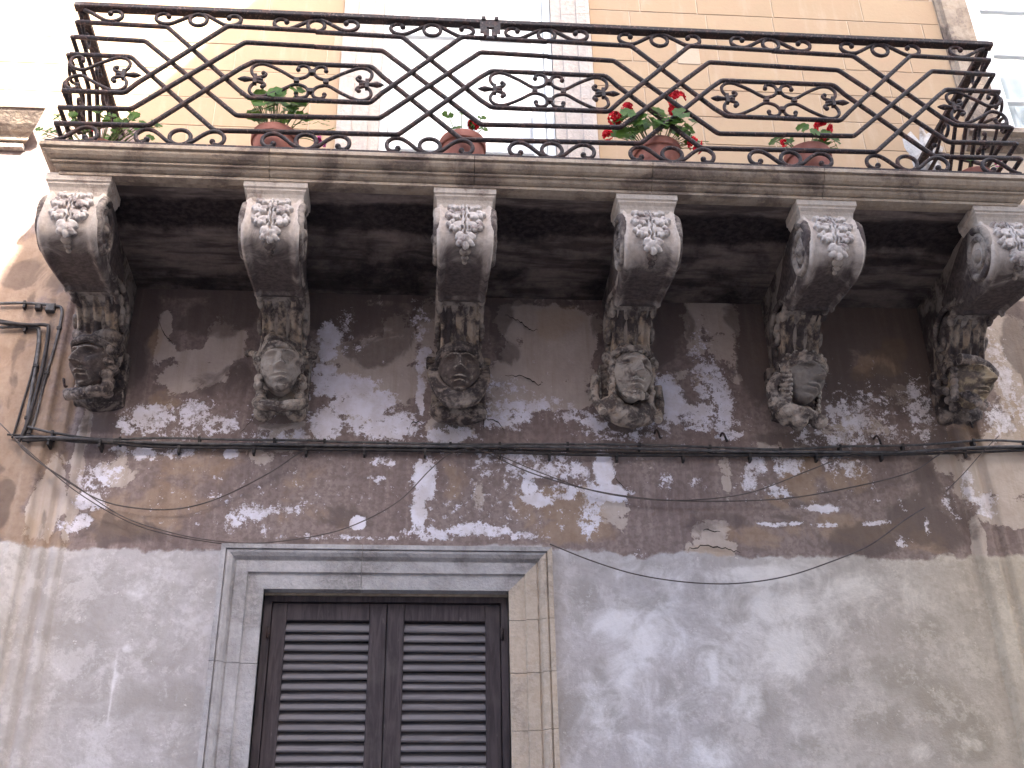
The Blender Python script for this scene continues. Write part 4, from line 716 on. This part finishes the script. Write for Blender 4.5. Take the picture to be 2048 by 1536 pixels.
    if kind == 6:
        m = MB()
        for k in range(22):
            a, b = rd.random(), rd.uniform(-1, 1); m.ell((-.09+.055*b*(1-a*.6)+.05*a, -.10-.04*rd.random()-.02*(1-abs(b)), 4.58-.15*a-ZB), (.023, .022, .023), 10, 7)
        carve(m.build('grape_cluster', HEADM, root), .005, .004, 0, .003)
    # back block the head is carved from
    m = MB(); w = {1: .118, 2: .128, 3: .132, 4: .135, 5: .125, 6: .112}[kind]
    v = []; f = []; prof = [(-.075, 4.692), (-.085, 4.685), (-.07, 4.60), (-.06, 4.50), (-.075, 4.445), (-.06, 4.41), (-.02, 4.395), (.02, 4.395), (.02, 4.70)]
    nn = len(prof)
    for x in np.linspace(-w, w, 9):
        t = x/w; k = 1-.25*t*t
        for y, z in prof: v.append((x, y*k if y < 0 else y, z-ZB+(.025*t*t if z < 4.46 else 0)))
    for j in range(8):
        for i in range(nn): q = (i+1) % nn; f.append((j*nn+i, (j+1)*nn+i, (j+1)*nn+q, j*nn+q))
    f += [tuple(range(nn)), tuple(8*nn+i for i in range(nn-1, -1, -1))]
    m.add(v, f, False)
    if kind == 3: m.box(-.16, -.08, -.095, .0, 4.672-ZB, 4.695-ZB).box(.08, .16, -.095, .0, 4.672-ZB, 4.695-ZB)
    if kind == 2: m.box(-.155, .14, -.09, .0, 4.668-ZB, 4.692-ZB)
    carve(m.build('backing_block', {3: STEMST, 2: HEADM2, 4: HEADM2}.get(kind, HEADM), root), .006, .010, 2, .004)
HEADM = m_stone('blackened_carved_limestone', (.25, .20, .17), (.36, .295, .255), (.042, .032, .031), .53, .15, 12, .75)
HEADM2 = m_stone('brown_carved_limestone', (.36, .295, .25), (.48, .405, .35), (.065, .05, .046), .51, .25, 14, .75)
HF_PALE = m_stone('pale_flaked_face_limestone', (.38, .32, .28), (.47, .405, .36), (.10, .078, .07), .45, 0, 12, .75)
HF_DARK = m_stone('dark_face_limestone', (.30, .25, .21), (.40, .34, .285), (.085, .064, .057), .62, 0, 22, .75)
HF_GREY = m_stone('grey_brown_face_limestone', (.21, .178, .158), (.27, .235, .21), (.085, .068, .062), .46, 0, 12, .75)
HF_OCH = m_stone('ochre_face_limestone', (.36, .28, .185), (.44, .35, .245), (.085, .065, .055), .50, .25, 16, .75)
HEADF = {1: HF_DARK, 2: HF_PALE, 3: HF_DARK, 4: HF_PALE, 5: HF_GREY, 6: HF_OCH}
LBL = ['carved corbel at the left end, dark head turned left under a peaked hood', 'second corbel from the left, pale smiling face with wavy swept hair', 'third corbel, blackened face framed by turban and chin veil',
       'fourth corbel, bearded face crowned with a leafy wreath', 'fifth corbel, grey face turned right with beaded headband and side curls', 'rightmost corbel, yellowish capped head turned right above a grape cluster']
for i, X in enumerate(CX):
    c = thing('carved_corbel', LBL[i], 'corbel', (X, 0, ZB), 'scroll corbels carrying the balcony')
    corbel_parts(c, i == 0); head(i+1, c)
    if i == 0: keep_first = c

# ================================================================== railing
XL, XR, YF = -1.005, 3.540, -.926; PER = (XR-XL)/4; Hf = PER/2
rail = thing('iron_railing', 'wrought iron balcony railing with crossing bars, scrolls and spear tips', 'railing', (1.267, YF, 5.26))
RZ = 5.26
def place(o, run, s, jit=True):
    """run: F front, L left end, R right end; s = distance along that run"""
    if run == 'F': o.location = (XL+s-1.267, 0, 0); rz = 0
    elif run == 'L': o.location = (XL-1.267, -s-YF*0+0, 0); o.location = (XL-1.267, s, 0); rz = PI/2
    else: o.location = (XR-1.267, s, 0); rz = PI/2
    o.rotation_euler = (random.uniform(-.006, .006) if jit else 0, 0, rz); o.parent = rail
    return o
shared = {}
def part(name, key, maker, run, s, flip=False):
    if key not in shared: shared[key] = maker().build(name, IRON); o = shared[key]
    else: o = shared[key].copy(); COL.objects.link(o)
    place(o, run, s)
    if flip: o.scale = (-1, 1, 1)
    return o
LEN = -YF-.012
def bevbar(x0, x1, z0, z1, d, y=0):
    m = MB(); c = .005; P = [(-d/2+c, z0), (d/2-c, z0), (d/2, z0+c), (d/2, z1-c), (d/2-c, z1), (-d/2+c, z1), (-d/2, z1-c), (-d/2, z0+c)]; n = 8
    v = [(x, y+a, b) for x in (x0, x1) for a, b in P]
    return m.add(v, [tuple(range(n)), tuple(range(2*n-1, n-1, -1))]+[(i, i+n, (i+1) % n+n, (i+1) % n) for i in range(n)])
bevbar(-.028, XR-XL+.028, 6.116-RZ, 6.147-RZ, .046).build('top_rail', IRON).parent = rail; o = bpy.data.objects['top_rail']; place(o, 'F', 0, False)
for run in 'LR':
    o = bevbar(.0285, LEN, 6.116-RZ, 6.147-RZ, .046).build('top_rail', IRON); place(o, run, 0, False)
o = bevbar(-.02, XR-XL+.02, 5.252-RZ, 5.276-RZ, .040).build('bottom_rail', IRON); place(o, 'F', 0, False)
for run in 'LR':
    o = bevbar(.0205, LEN, 5.252-RZ, 5.276-RZ, .040).build('bottom_rail', IRON); place(o, run, 0, False)
br = .0118
ZA = {'a': (6.030, 5.580, .145, .285), 'b': (5.930, 5.477, .235, .235), 'c': (5.812, 5.380, .285, .145)}
def strand(k, up):
    def mk():
        z0, z1, b0, b1 = ZA[k]; d = -1 if not up else 1; yy = .0 if not up else 0.0
        pts = [(-Hf, z0), (-b0-.012, z0), (-b0, z0-.004), (-b0+.010, z0-.012)]+[(-b0+.01+(b0+b1-.02)*t, z0-.012+(z1-z0+.024)*t) for t in np.linspace(.1, .9, 6)]+[(b1-.010, z1+.012), (b1, z1+.004), (b1+.012, z1), (Hf, z1)]
        if up: pts = [(-x, z) for x, z in pts][::-1]
        off = -.008 if up else .008
        P = []
        for x, z in pts:
            t = 1-min(1, abs(abs(x)-.0)/.30); P.append((x, off*(1 if abs(x) < .26 else 0), z-RZ))
        return MB().tube(P, br, 8)
    return mk
for run, ss_ in (('F', [Hf+PER*i for i in range(4)]), ('L', [Hf]), ('R', [Hf])):
    for s in ss_:
        for k in 'abc':
            for up in (0, 1):
                key = k+str(up)
                if run == 'F': part('bar', key, strand(k, up), run, s)
                else:
                    # end runs stop at the wall
                    def mk(k=k, up=up):
                        m = strand(k, up)(); return m
                    pts = None
                    z0, z1, b0, b1 = ZA[k]
                    P = [(-Hf, z0), (-b0, z0), (b1, z1), (Hf, z1)]
                    if up: P = [(-x, z) for x, z in P][::-1]
                    lim = LEN-Hf; Q = [P[0]]
                    for (xa, za), (xb, zb_) in zip(P, P[1:]):
                        if xb <= lim: Q.append((xb, zb_))
                        elif xa < lim: t = (lim-xa)/(xb-xa); Q.append((lim, za+(zb_-za)*t))
                    m = MB().tube([(x, -.008 if up else .008, z-RZ) for x, z in Q], br, 8).build('bar', IRON); place(m, run, s)
def ring(zc, r):
    def mk():
        return MB().tube([(r*1.08*math.cos(a), 0, zc-RZ+r*math.sin(a)) for a in np.linspace(0, 2*PI, 25)[:-1]], .0100, 8, closed=True)
    return mk
def scr(top):
    def mk():
        if top: P = [(.018, 6.110), (.055, 6.092), (.10, 6.062), (.135, 6.043), (.172, 6.044), (.200, 6.064), (.202, 6.090), (.182, 6.108), (.155, 6.107), (.145, 6.092)]
        else: P = [(.016, 5.283), (.055, 5.300), (.10, 5.342), (.135, 5.364), (.172, 5.362), (.196, 5.338), (.196, 5.308), (.178, 5.288), (.155, 5.290), (.147, 5.305)]
        m = MB().tube([(x, 0, z-RZ) for x, z in catmull(P, 5)], .0100, 8); m.ell((P[-1][0], 0, P[-1][1]-RZ), (.014, .014, .014), 10, 7); return m
    return mk
for run, L in (('F', XR-XL), ('L', LEN), ('R', LEN)):
    k = 0
    while k*Hf <= L+.01:
        s = k*Hf; end = (run == 'F' and (k == 0 or k == 8)) or (run != 'F' and k == 0)
        if s < L-.05 and not end or (run == 'F' and not end):
            if not (run == 'F' and k == 4) or True:
                part('ring', 'rt', ring(6.072, .038), run, s); part('ring', 'rb', ring(5.325, .044), run, s)
        for f in (0, 1):
            if (not f and s+.2 < L) or (f and s-.2 > 0 and s-.0 <= L+.01):
                part('scroll', 'st', scr(1), run, s, f); part('scroll', 'sb', scr(0), run, s, f)
        k += 1
    if run == 'F':
        pass
def rod():
    P = [(-.268, .022), (-.282, .045), (-.283, .075), (-.262, .098), (-.232, .104), (-.200, .094), (-.14, .060), (-.085, .022), (-.055, .020), (-.025, .034), (-.010, .062), (-.018, .092), (-.045, .103), (-.064, .092), (-.066, .076)]
    m = MB().tube([(x, 0, z+5.697-RZ) for x, z in catmull(P, 5)], .0085, 8); m.ell((-.066, 0, .076+5.697-RZ), (.012, .012, .012), 10, 7)
    return m
def rodd():
    P = [(-.268, -.022), (-.282, -.045), (-.283, -.075), (-.262, -.098), (-.232, -.104), (-.200, -.094), (-.14, -.060), (-.085, -.022), (-.055, -.020), (-.025, -.034), (-.010, -.062), (-.018, -.092), (-.045, -.103), (-.064, -.092), (-.066, -.076)]
    m = MB().tube([(x, 0, z+5.697-RZ) for x, z in catmull(P, 5)], .0085, 8); m.ell((-.066, 0, -.076+5.697-RZ), (.012, .012, .012), 10, 7)
    return m
def fleur():
    z0 = 5.697-RZ; m = MB()
    m.tube([(-.345, 0, z0), (-.330, 0, z0), (-.312, 0, z0), (-.292, 0, z0), (-.275, 0, z0), (-.24, 0, z0), (-.225, 0, z0)], [.002, .010, .0155, .012, .009, .013, .006], 10)
    for q in (-1, 1):
        m.tube([(x, 0, z0+q*z) for x, z in catmull([(-.262, .008), (-.24, .016), (-.222, .022), (-.215, .036), (-.226, .044)], 4)], .0085, 8); m.ell((-.226, 0, z0+q*.043), (.012, .011, .012), 10, 7)
    m.box(-.272, -.255, -.012, .012, z0-.028, z0+.028)
    return m
def clasp(x, z): return lambda: MB().box(x-.012, x+.012, -.013, .013, 5.697-RZ+z-.011, 5.697-RZ+z+.011)
for run, cs in (('F', [(PER*i, True, True) for i in range(1, 4)]+[(0, False, True), (PER*4, True, False)]), ('L', [(0, False, True)]), ('R', [(0, False, True)])):
    for s, lft, rgt in cs:
        for f, on in ((0, lft), (1, rgt)):
            if on: part('scroll', 'r1', rod, run, s, f); part('scroll', 'r2', rodd, run, s, f); part('spear_tip', 'fl', fleur, run, s, f)
        if run == 'F' and lft and rgt: [part('clasp', 'cl%d' % q, clasp(*xz), run, s) for q, xz in enumerate(((0, .062), (0, -.062), (-.069, 0), (.069, 0)))]
# latch plate with a T-shaped cut-out hung on the top rail
lp = MB(); xc = .985-1.267
lp.box(xc-.042, xc-.022, -.034, .034, .872, .892).box(xc+.022, xc+.042, -.034, .034, .872, .892)
lp.box(xc-.05, xc+.05, -.036, -.029, .815, .855).box(xc-.05, xc-.018, -.036, -.029, .775, .815).box(xc+.018, xc+.05, -.036, -.029, .775, .815)
lp.box(xc-.0183, xc-.0052, -.036, -.029, .742, .803).box(xc+.0052, xc+.0183, -.036, -.029, .742, .803).box(xc-.034, xc-.0186, -.036, -.029, .757, .7748).box(xc+.0186, xc+.034, -.036, -.029, .757, .7748)
lp.ell((xc, -.03, .745), (.022, .010, .014), 12, 8)
lp.build('latch_plate', IRON, rail)

# ================================================================== shuttered window
sh = thing('shuttered_window', 'dark brown louvred double shutters closed in a moulded stone surround', 'window', (.55, .05, 2.0))
SO = (-.55, -.05, -2.0)
yo = .045
MB().box(.002, 1.098, yo-.012, yo+.06, 3.462, 3.488).build('head_frame', WOOD, sh, SO)
for x0, x1 in ((.002, .036), (1.066, 1.098)): MB().box(x0, x1, yo-.012, yo+.06, .5, 3.4615).build('side_frame', WOOD, sh, SO)
MB().box(.0, 1.1, yo-.02, yo-.002, 3.4885, 3.4995).build('batten', m_plain('pale_weathered_batten', (.24, .19, .15), (.34, .28, .22), 30), sh, SO)
MB().box(.0, 1.1, yo+.09, yo+.10, .5, 3.5).build('inner_board', DARK, sh, SO)
slat_me = None
for x0, x1, s0, s1 in ((.038, .5505, .104, .474), (.5535, 1.064, .630, .996)):
    lf = MB().chbox(x0, s0, yo, yo+.045, .55, 3.459, .003).build('shutter_leaf', WOOD, sh, SO)
    MB().chbox(s1, x1, yo+.001, yo+.045, .55, 3.459, .003).build('stile', WOOD, lf)
    MB().chbox(s0+.0003, s1-.0003, yo+.002, yo+.045, 3.378, 3.459, .003).build('top_board', WOOD, lf)
    me = None; z = 3.352; k = 0
    while z > 2.0:
        if me is None:
            m = MB(); P = [(-.012, -.024), (-.015, -.018), (.012, .023), (.018, .021), (-.005, -.025)]
            m.extx([(y, zz_) for y, zz_ in P], s0+.0005, s1-.0005); sl_ = m.build('slat', SLAT, lf, (0, yo+.016, z)); me = sl_.data
        else:
            sl_ = bpy.data.objects.new('slat', me); COL.objects.link(sl_); sl_.parent = lf; sl_.location = (0, yo+.016, z)
        sl_.rotation_euler = (random.uniform(-.05, .05), random.uniform(-.004, .004)*(1 if k != 5 else -3), 0); z -= .0440; k += 1
    hx = .03 if x0 < .5 else 1.07
    MB().tube([(hx, yo-.016, 3.29), (hx, yo-.016, 3.34)], .008, 8).build('hinge', IRON, lf)

# ================================================================== glazed openings above
def glazed(name, label, x0, x1, z0, z1, y, leaves, rails, curt, fr=.05, st=.07, fold=.02):
    t = thing(name, label, 'window' if 'window' in name else 'door', ((x0+x1)/2, y, z0)); O = (-(x0+x1)/2, -y, -z0)
    MB().box(x0, x0+fr, y-.02, y+.05, z0, z1).build('side_frame', WHITE, t, O); MB().box(x1-fr, x1, y-.02, y+.05, z0, z1).build('side_frame', WHITE, t, O)
    MB().box(x0+fr, x1-fr, y-.02, y+.05, z1-fr, z1).build('head_frame', WHITE, t, O)
    MB().box(x0+fr, x1-fr, y-.02, y+.05, z0, z0+.03).build('sill_frame', WHITE, t, O)
    a0, a1 = x0+fr+.002, x1-fr-.002; w = (a1-a0)/leaves
    for i in range(leaves):
        a = a0+i*w+.001; b = a0+(i+1)*w-.001; zl, zh = z0+.032, z1-fr-.002
        lf = MB().chbox(a, a+st, y, y+.04, zl, zh, .006).build('leaf', WHITE, t, O)
        MB().chbox(b-st, b, y, y+.04, zl, zh, .006).build('stile', WHITE, lf)
        zr = [zl]+rails+[zh-.09]
        for j, zq in enumerate(zr): MB().chbox(a+st, b-st, y+.002, y+.038, zq, zq+(.09 if j in (0, len(zr)-1) else .022), .004).build('rail', WHITE, lf)
        for za, zb_ in zip(zr, zr[1:]): MB().box(a+st, b-st, y+.018, y+.022, za+.001, zb_-.001).build('pane', GLASS, lf)
    n = 90; v = []; X = np.linspace(x0+.01, x1-.01, n)
    for x in X:
        yy = y+.07+fold*math.sin(x*55+2*math.sin(x*9))*.6; v += [(x, yy, z0+.01), (x+.01*math.sin(x*20), yy+.01, z1)]
    m = MB().add(v, [(2*i, 2*i+2, 2*i+3, 2*i+1) for i in range(n-1)], True); m.build('curtain', curt, t, O)
    return t
glazed('french_door', 'white glazed double door with net curtains behind the railing', DOOR[0], DOOR[1], 5.25, DOOR[2], .045, 2, [6.15, 7.05], CURT, .045, .075)
glazed('sash_window', 'white framed window with pale blue grey curtain at upper right', WIN[0], WIN[1], WIN[2]+.004, WIN[3], .04, 1, [6.697, 7.088, 7.486, 7.88], CURTB, .03, .085, .03)

# ================================================================== potted geraniums
def leaf_mesh():
    m = MB(); n = 18; v = [(0, 0, 0)]
    for ring_, rr in ((0, .55), (1, 1.0)):
        for i in range(n):
            a = .25+(2*PI-.5)*i/(n-1)-PI/2; s = rr*(1+(.10*math.cos(a*7) if ring_ else 0)); v.append((s*math.cos(a), s*math.sin(a), .10*rr*rr+(.07*math.sin(a*7) if ring_ else 0)))
    f = [(0, 1+i, 2+i) for i in range(n-1)]+[(1+i, 1+n+i, 2+n+i, 2+i) for i in range(n-1)]
    return m.add(v, f, True)
LM = None
def add_leaf(p, r, nrm, parent):
    global LM
    if LM is None: o = leaf_mesh().build('leaf', LEAF, parent); LM = o.data
    else: o = bpy.data.objects.new('leaf', LM); COL.objects.link(o); o.parent = parent
    o.location = p; o.scale = (r, r, r); q = Vector(nrm).to_track_quat('Z', 'Y'); o.rotation_mode = 'QUATERNION'
    from mathutils import Quaternion
    o.rotation_quaternion = q @ Quaternion((0, 0, 1), random.uniform(0, 6.28)); return o
def flower(p, r, parent, mat, n=16):
    m = MB()
    for k in range(n):
        d = Vector((random.gauss(0, 1), random.gauss(0, 1)-.3, random.gauss(.35, .8))).normalized(); c = Vector(p)+d*r*.72
        q = d.to_track_quat('Z', 'Y').to_matrix()
        for j in range(5):
            a = 2*PI*j/5+k; off = q @ Vector((math.cos(a)*r*.22, math.sin(a)*r*.22, 0)); m.ell(c+off, (r*.24, r*.20, r*.05), 7, 4, q @ Matrix.Rotation(a, 3, 'Z') @ Matrix.Rotation(-.35, 3, 'Y'))
    return m.build('flower_head', mat, parent)
def pot(label, X, Y, h, r, plants, flowers, seed, zbase=5.25, tilt=0, spread=.13, nl=14, hi=.16, potted=True, lr=(.030, .046)):
    random.seed(seed); t = thing('potted_geranium' if potted else 'trailing_plant', label, 'plant', (X, Y, zbase), 'plants on the balcony')
    if True:
        p = MB().lathe([(0, 0), (r*.68, 0), (r*.70, .004), (r*.92, h*.80), (r*.90, h*.81), (r*.84, h*.80), (r*.70, .02)], (0, 0, .001)).build('pot', TERRA, t)
        MB().lathe([(r*.925, h*.78), (r*.985, h*.785), (r*1.0, h*.81), (r*1.0, h*.97), (r*.985, h), (r*.94, h), (r*.925, h*.97)], (0, 0, 0)).build('rim', TERRA, p)
        MB().lathe([(0, h*.885), (r*.5, h*.885), (r*.93, h*.865)], (0, 0, 0), 20).build('soil', SOIL, t)
    stems = MB()
    for k in range(nl):
        a = random.uniform(0, 2*PI); d = spread*math.sqrt(random.random()); ht = h+hi*random.uniform(.3, 1.1)*(1.1-.35*d/spread)
        e = Vector((d*math.cos(a)*1.2, d*math.sin(a)*.7-.05, ht)); b = Vector((e.x*.3, e.y*.3, h*.87))
        stems.tube(catmull([b, (b+e)*.5+Vector((0, 0, .02)), e], 4), .0022, 5)
        add_leaf(e, random.uniform(*lr), (e.x*2+random.uniform(-.5, .5), e.y*2-.75+random.uniform(-.5, .3), .35+random.uniform(-.2, .4)), t)
    for (fx, fy, fz, fr_, mt) in flowers:
        e = Vector((fx-X, fy-.07-Y, fz-.055-zbase)); b = Vector((e.x*.25, e.y*.25, h*.87))
        stems.tube(catmull([b, b+(e-b)*.5+Vector((.01, 0, .02)), e], 5), .0022, 5); flower(e, fr_*1.32, t, mt, 16 if fr_ > .022 else 7)
    for pts in plants: stems.tube(catmull([Vector(p)-Vector((X, Y, zbase)) for p in pts], 5), .0018, 5)
    stems.build('stems', STEMG, t); return t
pot('bushy green plant with a pink sprig in terracotta pot left of the door', -.03, -.80, .205, .112, [[(-.05, -.79, 5.5), (-.12, -.80, 5.62), (-.18, -.8, 5.70)], [(.0, -.78, 5.5), (.08, -.79, 5.57), (.11, -.8, 5.62)]], [(.19, -.84, 5.40, .022, PINK), (.205, -.84, 5.375, .018, PINK)], 3, hi=.25, nl=34)
for k in range(8): add_leaf((random.uniform(.10, .28), -.03+random.uniform(-.05, .03), .26+random.uniform(-.07, .03)), random.uniform(.018, .028), (random.uniform(-.5, .5), -.6, .7), bpy.data.objects['potted_geranium'])
pot('terracotta pot with a few low leaves and one red bloom before the door', .855, -.80, .205, .113, [], [(.905, -.80, 5.575, .026, RED)], 5, nl=8, hi=.13, spread=.10, lr=(.022, .03))
pot('largest red geranium, terracotta pot with many scarlet blooms', 1.795, -.80, .205, .118, [[(1.85, -.79, 5.45), (1.98, -.8, 5.52), (2.06, -.8, 5.53)]],
    [(1.905, -.80, 5.785, .040, RED), (1.885, -.80, 5.715, .026, RED), (1.655, -.80, 5.715, .027, RED), (1.59, -.80, 5.645, .032, RED), (1.548, -.80, 5.54, .024, RED), (1.965, -.81, 5.495, .032, RED), (1.97, -.82, 5.45, .02, RED)], 8, nl=34, hi=.15, spread=.19, lr=(.034, .052))
pot('terracotta pot with one upright red bloom, right of the largest geranium', 2.54, -.80, .205, .116, [], [(2.615, -.80, 5.63, .042, RED), (2.63, -.8, 5.57, .02, RED), (2.405, -.80, 5.53, .018, RED)], 12, nl=15, hi=.12, spread=.14, lr=(.026, .036))
pot('leafy plant spilling through the railing at the left corner', -.86, -.70, .17, .10, [], [(-.83, -.84, 5.42, .010, RED)], 15, nl=46, hi=.13, spread=.24, lr=(.018, .028))
pot('low purple flowered plant in the right corner of the balcony', 3.40, -.72, .17, .10, [], [(3.46, -.80, 5.45, .016, PINK), (3.49, -.80, 5.43, .012, PINK)], 19, nl=5, hi=.05, spread=.11, lr=(.016, .024))

# ================================================================== cables, wires, hooks
CL = {'c1': ('grey cable running wavy along the top of the wall bundle', CABLE, .0062), 'c2': ('thick grey cable in the middle of the wall bundle', CABLE, .0072), 'c3': ('dark straight cable at the bottom of the wall bundle', CABLEK, .0070), 'c4': ('thin dark cable at the back of the wall bundle', CABLEK, .0048),
      'v1': ('grey cable bending down the left pilaster, innermost of the descending bundle', CABLE, .0085), 'v2': ('black cable descending the left pilaster beside the inner bend', CABLEK, .0095), 'v3': ('topmost conduit turning down along the left pilaster', CABLE, .0075), 'v4': ('thin brown cable sagging down at the left image edge', CABLEK, .0055),
      's1': ('loose wire drooping under the second corbel', WIRE, .0030), 's2': ('long loose wire sagging from the left edge over the window surround', WIRE, .0026), 's3': ('thin wire slanting down towards the window surround corner', WIRE, .0024), 's4': ('upper loose wire sagging right of the window', WIRE, .0026), 's5': ('lower wire of the sagging pair right of the window', WIRE, .0030), 's6': ('single wire hanging low across the pale plaster', WIRE, .0030), 's7': ('short stray wire end under the rightmost corbel', WIRE, .0024)}
for k, (lb, mt, r) in CL.items():
    P = WIRES[k]
    if k[0] in 'cs': P = [(x, y-.045*float(ss(x, 3.2, 3.34)+ss(-x, .82, .92)), z) for x, y, z in P]
    t = MB().tube(catmull(P, 6 if k[0] != 's' else 10), r, 8 if k[0] != 's' else 6).build('cable' if k[0] != 's' else 'loose_wire', mt)
    tag(t, lb, 'cable' if k[0] != 's' else 'wire', 'cables fixed to the wall' if k[0] != 's' else 'loose wires')
    if k in ('c1', 'c3', 'v1', 'v3'):
        d = 0; nxt = .12
        C = catmull(P, 6)
        for a, b in zip(C, C[1:]):
            l = math.dist(a, b); d += l
            if d > nxt:
                nxt = d+random.uniform(.22, .34); x, y, z = b
                if abs(b[0]-a[0]) > abs(b[2]-a[2]): m = MB().box(x-.006, x+.006, y-r-.003, .0, z-r-.002, z+r+.002).box(x-.005, x+.005, y-r-.001, .0, z-r-.022, z-r-.003)
                else: m = MB().box(x-r-.003, x+r+.003, y-r-.003, .0, z-.007, z+.007)
                m.build('clip', CABLEK, t)
HK = [(1.84, 4.335, 'small iron hook under the fourth corbel, left of the pair'), (2.17, 4.325, 'small iron hook between the fourth and fifth corbels'), (2.95, 4.325, 'small iron hook right of the fifth corbel'), (3.44, 4.43, 'black iron hook beside the rightmost carved head'), (-1.045, 4.555, 'black iron hook left of the leftmost carved head')]
for x, z, lb in HK:
    P = [(x, .0, z), (x, -.03, z), (x+.004, -.045, z-.008), (x+.010, -.048, z-.03), (x+.016, -.04, z-.045), (x+.024, -.03, z-.04)]
    tag(MB().tube(catmull(P, 4), .0055, 8).build('iron_hook', IRON), lb, 'hook', 'iron hooks in the wall')
jb = thing('junction_box', 'small grey junction box on the left pilaster beside the cables', 'junction box', (-1.165, -.045, 4.945))
MB().chbox(-.022, .022, -.03, .03, -.022, .022, .004).build('cover', CABLE, jb); MB().chbox(-.075, -.045, -.03, .03, -.012, .014, .004).build('gland', CABLEK, jb)
